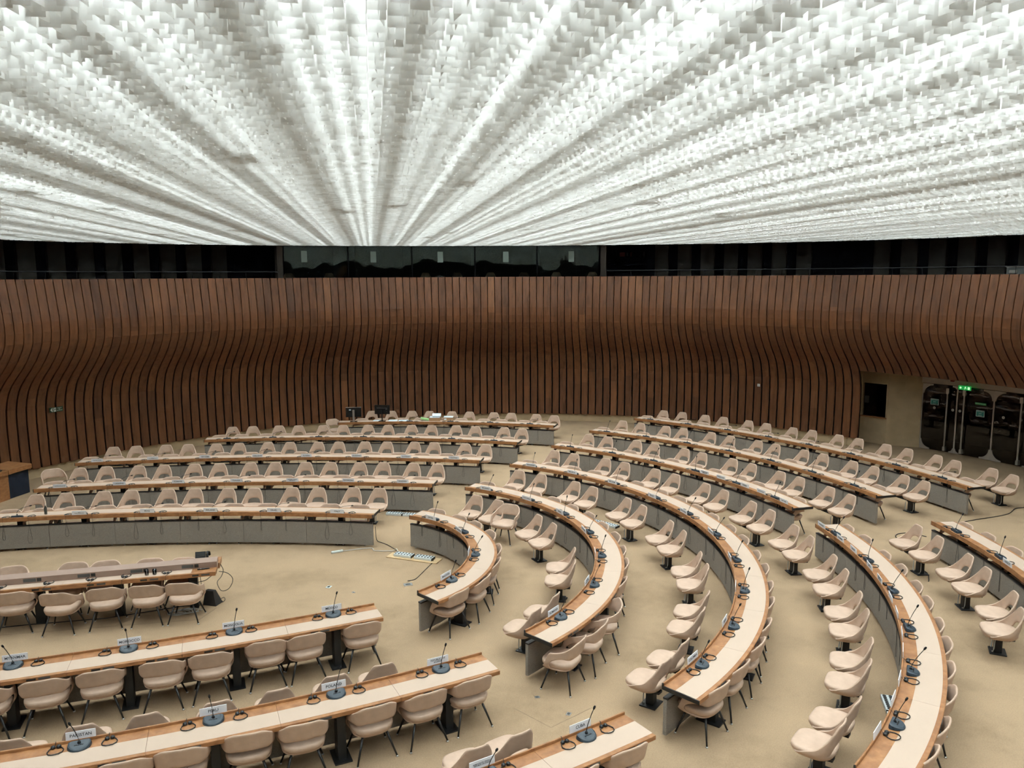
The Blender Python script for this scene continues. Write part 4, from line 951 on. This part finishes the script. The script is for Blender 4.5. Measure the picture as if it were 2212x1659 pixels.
tag(obj('cable_coil', b, M['tube'], None, True), 'tangled grey cables coiled on floor under the double desk', 'cable')
b = MB(); b.tube(spline([pl(0.01, 0.55, 0.70), pl(0.06, 0.58, 0.55), pl(0.03, 0.50, 0.45), pl(-0.02, 0.3, 0.42), pl(0.06, 0.18, 0.30), pl(0.20, 0.16, 0.34), pl(0.27, 0.18, 0.5), pl(0.18, 0.2, 0.62), pl(0.03, 0.22, 0.66)]), 0.006, 6)
b.tube(spline([pl(-0.5, 0.1, 0.66), pl(-0.4, 0.08, 0.55), pl(-0.2, 0.08, 0.56), pl(-0.1, 0.1, 0.62), pl(0.0, 0.15, 0.66)]), 0.006, 6)
b.tube(spline([pl(-0.3, 0.2, 0.66), pl(-0.28, 0.18, 0.4), pl(-0.33, 0.12, 0.15), pl(-0.42, 0.12, 0.02), pl(-0.6, 0.05, 0.008)]), 0.005, 6)
tag(obj('hanging_cable', b, M['cord'], None, True), 'dark cables dangling from the right end of the double desk', 'cable')
for lst, rz0, side in ((((-8.48, 12.46), (-7.68, 12.44), (-7.01, 12.63), (-6.33, 12.75), (-5.73, 12.85)), 0.0, 'near'), (((-9.15, 13.69), (-8.16, 13.86), (-7.58, 13.94), (-6.82, 14.04), (-6.22, 14.07)), PI, 'far')):
    for i, (x, y) in enumerate(lst):
        sg = 1 if side == 'near' else -1
        px, py = x - math.sin(PA) * 0.29 * sg, y + math.cos(PA) * 0.29 * sg
        dup(arm0, (px, py, 0), PA + rz0 + (0.12, -0.1, 0.06, -0.05, -0.12)[i], 'beige armchair on the %s side of the double desk, %s from the left' % (side, ORD[i]), 'armchairs at the double desk')
PH = thing('headset', 'x', 'headset')
for sx in (-1, 1): link('ear_pad', PAD, PH, (sx * 0.028, 0, 0), sx * 0.5)
link('neck_band', BAND, PH)
link('cord', MB().tube([(0.02, 0, 0.012), (0.03, -0.04, 0.008), (0.0, -0.09, 0.006), (-0.01, -0.115, 0.002), (-0.012, -0.122, -0.06), (-0.01, -0.125, -0.2)], 0.0035, 5).mesh('cord', M['cord'], True), PH)
for i, x in enumerate((-0.84, -1.53, -2.08, -2.77, -3.5)):
    copy_or_first(PH, pl(x, 0.11, 0.7405), PA + (0.1, -0.12, 0.15, -0.05, 0.1)[i], 'black headset lying on the double desk, %s from the right' % ORD[i], 'headsets on the double desk')
for i, (x, nm) in enumerate(((-1.17, 'left'), (-1.04, 'right'))):
    b = MB(); b.lathe([(0.028, 0.0), (0.032, 0.004), (0.036, 0.10), (0.0335, 0.10), (0.030, 0.010), (0.001, 0.008)], 16)
    tag(obj('drinking_glass', b, M['tumbler'], None, True, pl(x, 0.13, 0.7405)), 'empty drinking glass on the double desk, %s of two' % nm, 'glass', 'glasses on the double desk')
b = MB(); b.tube([(-0.09, 0, 0), (-0.085, 0, 0), (0.0, 0, 0), (0.10, 0, 0), (0.125, 0, 0)], [0.006, 0.012, 0.013, 0.011, 0.006], 10); s = obj('marker_pen', b, M['micblack'], None, True, pl(-0.24, 0.17, 0.752), PA + 0.05); tag(s, 'black marker pen lying at the right end of double desk', 'pen')
b = MB(); b.tube([(-0.03, 0, 0), (-0.024, 0, 0)], 0.0138, 10); obj('pen_ring', b, M['chrome'], s, True)
ph = thing('desk_phone', 'black desk telephone on the ledge of the double desk', 'telephone', pl(-0.28, 0.47, 0.7385), PA); ph.scale = (0.85, 0.85, 0.85)
b = MB(); b.add([(x, y, z) for x in (-0.15, 0.06) for y, z in ((0.04, 0.0), (0.04, 0.10), (0.10, 0.25), (0.16, 0.23), (0.22, 0.0))], [(0, 1, 6, 5), (1, 2, 7, 6), (2, 3, 8, 7), (3, 4, 9, 8), (4, 0, 5, 9), (0, 4, 3, 2, 1), (5, 6, 7, 8, 9)]); obj('body', b, M['micblack'], ph)
b = MB(); b.box(-0.135, 0.04, 0.055, 0.062, 0.15, 0.165); b.box(-0.12, 0.03, 0.036, 0.041, 0.02, 0.08); obj('display_frame', b, M['channel'], ph)
b = MB(); b.tube([(0.10, 0.06, 0.04), (0.10, 0.065, 0.19), (0.10, 0.10, 0.225), (0.12, 0.2, 0.19), (0.12, 0.22, 0.12)], [0.03, 0.026, 0.03, 0.026, 0.032], 8); obj('handset', b, M['micblack'], ph, True)
b = MB(); b.box(0.05, 0.15, 0.05, 0.22, 0.0, 0.06); obj('cradle', b, M['micblack'], ph)
wg = thing('floor_monitor_speaker', 'black wedge loudspeaker on the floor by the double desk end', 'loudspeaker', (-5.60, 13.78, 0), PA - 0.5); wg.scale = (0.68, 0.68, 0.78)
b = MB(); b.add([(x * k, y, z) for y, z, k in ((-0.12, 0, 1), (0.19, 0, 1), (0.02, 0.36, 0.62), (-0.10, 0.36, 0.62)) for x in (-0.20, 0.20)], [(0, 2, 3, 1), (0, 1, 7, 6), (2, 4, 5, 3), (4, 6, 7, 5), (0, 6, 4, 2), (1, 3, 5, 7)]); obj('cabinet', b, mat('speaker_black', (0.018, 0.018, 0.019), 0.6), wg)
b = MB(); b.add([(-0.15, 0.183, 0.03), (0.15, 0.183, 0.03), (0.10, 0.035, 0.34), (-0.10, 0.035, 0.34)], [(0, 1, 2, 3)]); obj('grille', b, mat('speaker_grille', (0.035, 0.034, 0.032), 0.8), wg)
b = MB(); b.tube(spline([(0.18, 0.12, 0.1), (0.27, 0.16, 0.13), (0.31, 0.14, 0.08), (0.26, 0.1, 0.03), (0.2, 0.2, 0.008), (0.05, 0.26, 0.008)]), 0.007, 6); obj('lead', b, M['cord'], wg, True)

# lectern at the far left
le = thing('lectern', 'wooden lectern with dark blue front panel at the left edge', 'lectern', (-13.84, 20.81, 0), math.atan2(0.74, 0.14))
b = MB(); b.box(-1.1, 0.0, 0, 0.7, 0, 0.70); obj('body', b, M['deskwood'], le)
b = MB(); b.box(0.0, 0.72, 0.03, 0.68, 0.0, 0.70); obj('front_panel', b, M['navy'], le)
b = MB(); b.box(-1.1, -0.02, -0.04, 0.72, 0.70, 0.82); b.add([(x, y, z) for x in (-0.012, 0.78) for y, z in ((-0.05, 0.70), (-0.05, 0.82), (0.72, 0.86), (0.72, 0.70))], [(0, 1, 5, 4), (1, 2, 6, 5), (2, 3, 7, 6), (3, 0, 4, 7), (0, 3, 2, 1), (4, 5, 6, 7)]); obj('top', b, M['deskwood'], le)
b = MB(); b.bbox(-0.55, -0.12, 0.05, 0.35, 0.82, 0.86, 0.01); tag(obj('lectern_console', b, M['micblack'], None, False, (-13.84, 20.81, 0), math.atan2(0.74, 0.14)), 'black console box lying on top of the lectern', 'console')

# rear desk: two monitors, boxes, papers
for i, (x, y, w, h, dz, yw, lb) in enumerate(((-5.84, 28.22, 0.56, 0.36, 0.17, 0.12, 'black computer monitor with silver stand, left end of rear desk'), (-4.80, 28.30, 0.56, 0.33, 0.26, -0.05, 'black computer monitor with dark stand, right of the CONTROL OFFICE plate'))):
    t = thing('computer_monitor', lb, 'monitor', (x, y, TOP + 0.002), yw, 'monitors on the rear desk')
    b = MB(); b.bbox(-w / 2, w / 2, 0.0, 0.035, dz, dz + h, 0.008); obj('housing', b, M['screen'], t)
    b = MB(); b.box(-w / 2, w / 2, -0.003, 0.036, dz + h - 0.002, dz + h + 0.01); obj('top_edge', b, M['chrome'] if i == 0 else M['screen'], t)
    b = MB(); b.box(-0.035 if i == 0 else -0.018, 0.035 if i == 0 else 0.018, -0.03, 0.0, 0.0, dz + h * (0.75 if i == 0 else 0.5)); obj('stand', b, M['chrome'] if i == 0 else M['screen'], t)
    b = MB(); b.bbox(-0.13, 0.13, -0.11, 0.09, 0, 0.012, 0.004); obj('foot', b, M['screen'], t)
    b = MB()
    if i == 0: b.box(-0.16, -0.09, -0.003, 0.0, dz + h * 0.7, dz + h * 0.8)
    else: b.box(-0.2, 0.2, -0.003, 0.0, dz + h * 0.67, dz + h * 0.73); b.box(0.13, 0.19, -0.004, 0.0, dz + h * 0.52, dz + h * 0.62)
    obj('rear_label', b, M['channel'] if i else M['paper'], t)
for x, y, w, d, rz, lb in ((-5.02, 28.40, 0.26, 0.22, 0.1, 'white papers on the rear desk between the plate and second monitor'), (-4.42, 28.40, 0.32, 0.26, -0.05, 'white papers spread right of the second monitor'), (-4.03, 28.37, 0.34, 0.24, 0.08, 'white papers at the right of the paper spread, rear desk')):
    b = MB(); b.box(-w / 2, w / 2, -d / 2, d / 2, 0, 0.012); tag(obj('paper_stack', b, M['paper'], None, False, (x, y, TOP + 0.002), rz), lb, 'papers', 'papers on the rear desk')
b = MB(); b.box(-0.15, 0.15, -0.11, 0.11, 0, 0.05, Matrix.Rotation(0.2, 4, 'Y')); tag(obj('green_folder', b, M['greenpaper'], None, False, (-3.25, 28.42, TOP + 0.03), 0.1), 'green papers leaning beside the larger brown carton', 'papers')
for x, y, w, d, h, lb in ((-2.86, 28.38, 0.40, 0.30, 0.12, 'open brown carton heaped with white papers on rear desk'), (-2.36, 28.40, 0.36, 0.28, 0.12, 'smaller brown carton right of the heaped carton')):
    t = thing('carton', lb, 'box', (x, y, TOP + 0.002), -0.05, 'cartons on the rear desk')
    b = MB(); b.bbox(-w / 2, w / 2, -d / 2, d / 2, 0, h, 0.004); obj('body', b, M['card'], t)
    b = MB(); b.box(-w / 2 + 0.01, w / 2 - 0.01, -d / 2 + 0.01, d / 2 - 0.01, h - 0.01, h + 0.02); obj('papers', b, M['paper'], t)
    b = MB(); b.box(-w / 2 + 0.03, -w / 2 + 0.12, -d / 2 - 0.003, -d / 2, 0.03, 0.09); obj('label', b, M['paper'] if w < 0.4 else M['card'], t)
b = MB(); b.box(-0.16, 0.16, -0.12, 0.12, 0, 0.03, Matrix.Rotation(0.25, 4, 'X')); tag(obj('paper_stack', b, M['paper'], None, False, (-2.80, 28.42, TOP + 0.185), 0.05), 'white papers piled on top of the heaped carton', 'papers')
b = MB(); b.lathe([(0.026, 0), (0.030, 0.01), (0.030, 0.14), (0.013, 0.18), (0.013, 0.21), (0.001, 0.212)], 14); s = obj('water_bottle', b, mat('dark_bottle', (0.05, 0.055, 0.05), 0.25), None, True, (-10.55, 17.02, TOP)); tag(s, 'dark bottle standing on the desk left of the IRAN plate', 'bottle')
b = MB(); b.lathe([(0.015, 0.20), (0.015, 0.225)], 10); obj('cap', b, M['chrome'], s)

# power strips, boards and leads on the carpet
def power_block(x, y, z, rz, lb, n=6):
    t = thing('power_block', lb, 'power strip', (x, y, z), rz, 'white multi-socket blocks on the floor')
    b = MB(); b.bbox(-0.21, 0.21, -0.085, 0.085, 0, 0.055, 0.006); obj('body', b, M['whiteplastic'], t)
    b = MB(); b.box(0.205, 0.218, -0.085, 0.085, 0.0, 0.052); obj('end_plate', b, M['black'], t)
    me = power_block.me
    for i in range(n):
        for yy in (-0.04, 0.04): link('socket', me, t, (-0.175 + i * 0.35 / (n - 1), yy, 0.0545))
    return t
power_block.me = MB().lathe([(0.026, 0.0), (0.026, 0.004), (0.020, 0.0045), (0.001, 0.002)], 12).mesh('socket', M['black'])
brd = thing('socket_board', 'pale plywood board on carpet before the JAPAN desk panel', 'board', (-2.13, 16.09, 0), math.atan2(-0.40, 1.08))
b = MB(); b.bbox(-0.60, 0.60, -0.15, 0.15, 0, 0.018, 0.003); obj('panel', b, M['ply'], brd)
ba = math.atan2(-0.40, 1.08)
power_block(-2.36, 16.19, 0.018, ba, 'white socket block on plywood board, left one')
power_block(-1.90, 16.02, 0.018, ba, 'white socket block on plywood board, right one')
power_block(-3.01, 19.22, 0.0, ba * 0.6, 'white socket block by the SWEDEN desk panel, left one')
power_block(-2.57, 19.12, 0.0, ba * 0.6, 'white socket block by the SWEDEN desk panel, right one')
power_block(2.36, 18.20, 0.0, -0.72, 'white socket block on floor behind the SLOVAKIA place, right one')
power_block(2.03, 18.49, 0.0, -0.72, 'white socket block on floor behind the SLOVAKIA place, left one')
power_block(5.28, 10.20, 0.0, math.radians(-105), 'white socket block beside the PHILIPPINES desk panel, upper one', 8)
power_block(5.16, 9.76, 0.0, math.radians(-105), 'white socket block beside the PHILIPPINES desk panel, lower one', 8)
b = MB(); b.bbox(-0.13, 0.13, -0.03, 0.03, 0, 0.045, 0.012); s = obj('extension_socket', b, M['signwhite'], None, True, (-3.87, 16.47, 0), 0.5); tag(s, 'small white extension socket on carpet before the ITALY place', 'power strip')
b = MB(); b.lathe([(0.018, 0), (0.018, 0.003)], 10, (0.07, 0, 0.0445)); obj('socket', b, M['tube'], s)
def floor_lead(name, pts, r, m, lb):
    out = spline(pts)
    return tag(obj(name, MB().tube(out, r, 6), m, None, True), lb, 'cable')
floor_lead('extension_lead', [(-3.76, 16.54, 0.012), (-3.19, 16.72, 0.012), (-3.06, 16.55, 0.012), (-2.75, 16.53, 0.012), (-2.62, 16.50, 0.03), (-2.56, 16.42, 0.10), (-2.50, 16.32, 0.07)], 0.010, M['whitecord'], 'white extension lead running to the plywood socket board')
floor_lead('floor_cable', [(-3.15, 17.2, 0.35), (-3.12, 17.17, 0.05), (-3.0, 17.1, 0.008), (-2.85, 16.95, 0.008), (-2.66, 16.7, 0.008), (-2.58, 16.55, 0.01)], 0.007, M['cord'], 'dark cable from the ITALY desk end to plywood board')
floor_lead('floor_cable', [(-1.70, 15.95, 0.03), (-1.70, 15.82, 0.008), (-1.75, 15.65, 0.008), (-1.88, 15.17, 0.008), (-1.96, 14.91, 0.008), (-2.07, 14.83, 0.010), (-2.08, 14.72, 0.05)], 0.007, M['cord'], 'dark cable from plywood board to the metal floor outlet')
floor_lead('floor_cable', [(10.2, 18.0, 0.01), (10.99, 18.35, 0.01), (11.46, 18.55, 0.01), (11.98, 18.74, 0.01), (12.52, 19.0, 0.01), (12.96, 19.42, 0.012), (13.23, 19.51, 0.01), (14.0, 19.75, 0.01)], 0.010, M['cord'], 'long black cable crossing the carpet at the right edge')
floor_lead('floor_cable', [(8.85, 17.05, 0.01), (8.83, 17.2, 0.01), (8.87, 17.37, 0.01), (9.03, 17.52, 0.01), (9.27, 17.55, 0.01), (9.55, 17.3, 0.01)], 0.009, M['cord'], 'short looped black cable behind the GREECE desk chairs')
floor_lead('floor_cable', [(8.36, 15.35, 0.01), (8.40, 15.1, 0.008), (8.25, 14.75, 0.008), (8.19, 14.65, 0.01)], 0.008, M['cord'], 'short black cable on floor beside the GREECE chair posts')
for i, (x, y, s_, lb) in enumerate(((-2.07, 14.65, 0.085, 'metal floor outlet with a plugged dark cable'), (-3.61, 14.55, 0.055, 'white framed floor outlet above the MEXICO plate'), (-3.07, 14.28, 0.03, 'tiny dark floor outlet right of the white framed one'),
                                   (0.34, 10.48, 0.035, 'small scuffed floor socket right of the KOREA desk'), (0.76, 10.04, 0.04, 'small scuffed floor socket above the CUBA plate'))):
    t = thing('floor_outlet', lb, 'floor outlet', (x, y, 0), 0.3 + i)
    b = MB(); b.box(-s_, s_, -s_ * 0.8, s_ * 0.8, 0.0, 0.006); obj('frame', b, M['chrome'] if i != 1 else M['signwhite'], t)
    b = MB(); b.box(-s_ * 0.6, s_ * 0.6, -s_ * 0.45, s_ * 0.45, 0.004, 0.008); obj('cover', b, M['channel'] if i != 1 else M['black'], t)
# cut lines of floor hatches
def seam(i, p, q):
    d = Vector((q[0] - p[0], q[1] - p[1])); a = math.atan2(d.y, d.x)
    o = obj('trim_%d' % i, MB().box(0, d.length, -0.004, 0.004, 0.0, 0.002), M['seam'], None, False, (p[0], p[1], 0), a); o['kind'] = 'structure'
M['seam'] = mat('floor_cut', (0.24, 0.17, 0.105), 0.95)
for i, (p, q) in enumerate((((-10.0, 12.31), (-5.57, 13.12)), ((-5.57, 13.12), (-5.45, 13.6)), ((-6.95, 12.88), (-6.7, 13.3)), ((0.0, 10.2), (0.5, 9.72)), ((0.5, 9.72), (1.1, 10.2)))): seam(6 + i, p, q)
# chairs inside the interpreters' booths
for i, d in enumerate((120.93, 115.55, 102.30, 97.86, 93.12, 88.37, 83.79, 78.72)):
    t = thing('booth_chair', 'dim beige chair inside the interpreter booths, %s from the left' % ORD[i], 'chair', pol(16.9, d, 5.2), math.radians(d + 90), 'chairs in the interpreter booths')
    link('shell', PED_SHELL, t, (0, 0, 0.60)); link('seat_cushion', PED_SEAT, t, (0, 0, 0.60))
    b = MB(); b.tube([(0, 0, 0.0), (0, 0, 0.52)], 0.03, 8); b.lathe([(0.26, 0.0), (0.05, 0.05)], 12); obj('swivel_base', b, M['black'], t)
for i in range(5):
    d = (GL[i] + GL[i + 1]) / 2
    b = MB(); cyl_box(b, 15.5, 16.1, d - 3.6, d + 3.6, 5.95 - 0.06, 5.95, 3)
    o = obj('booth_counter', b, M['backing'], None); tag(o, 'dark counter behind the %s booth window' % ('leftmost', 'second', 'middle', 'fourth', 'rightmost')[i], 'counter', 'counters in the interpreter booths')
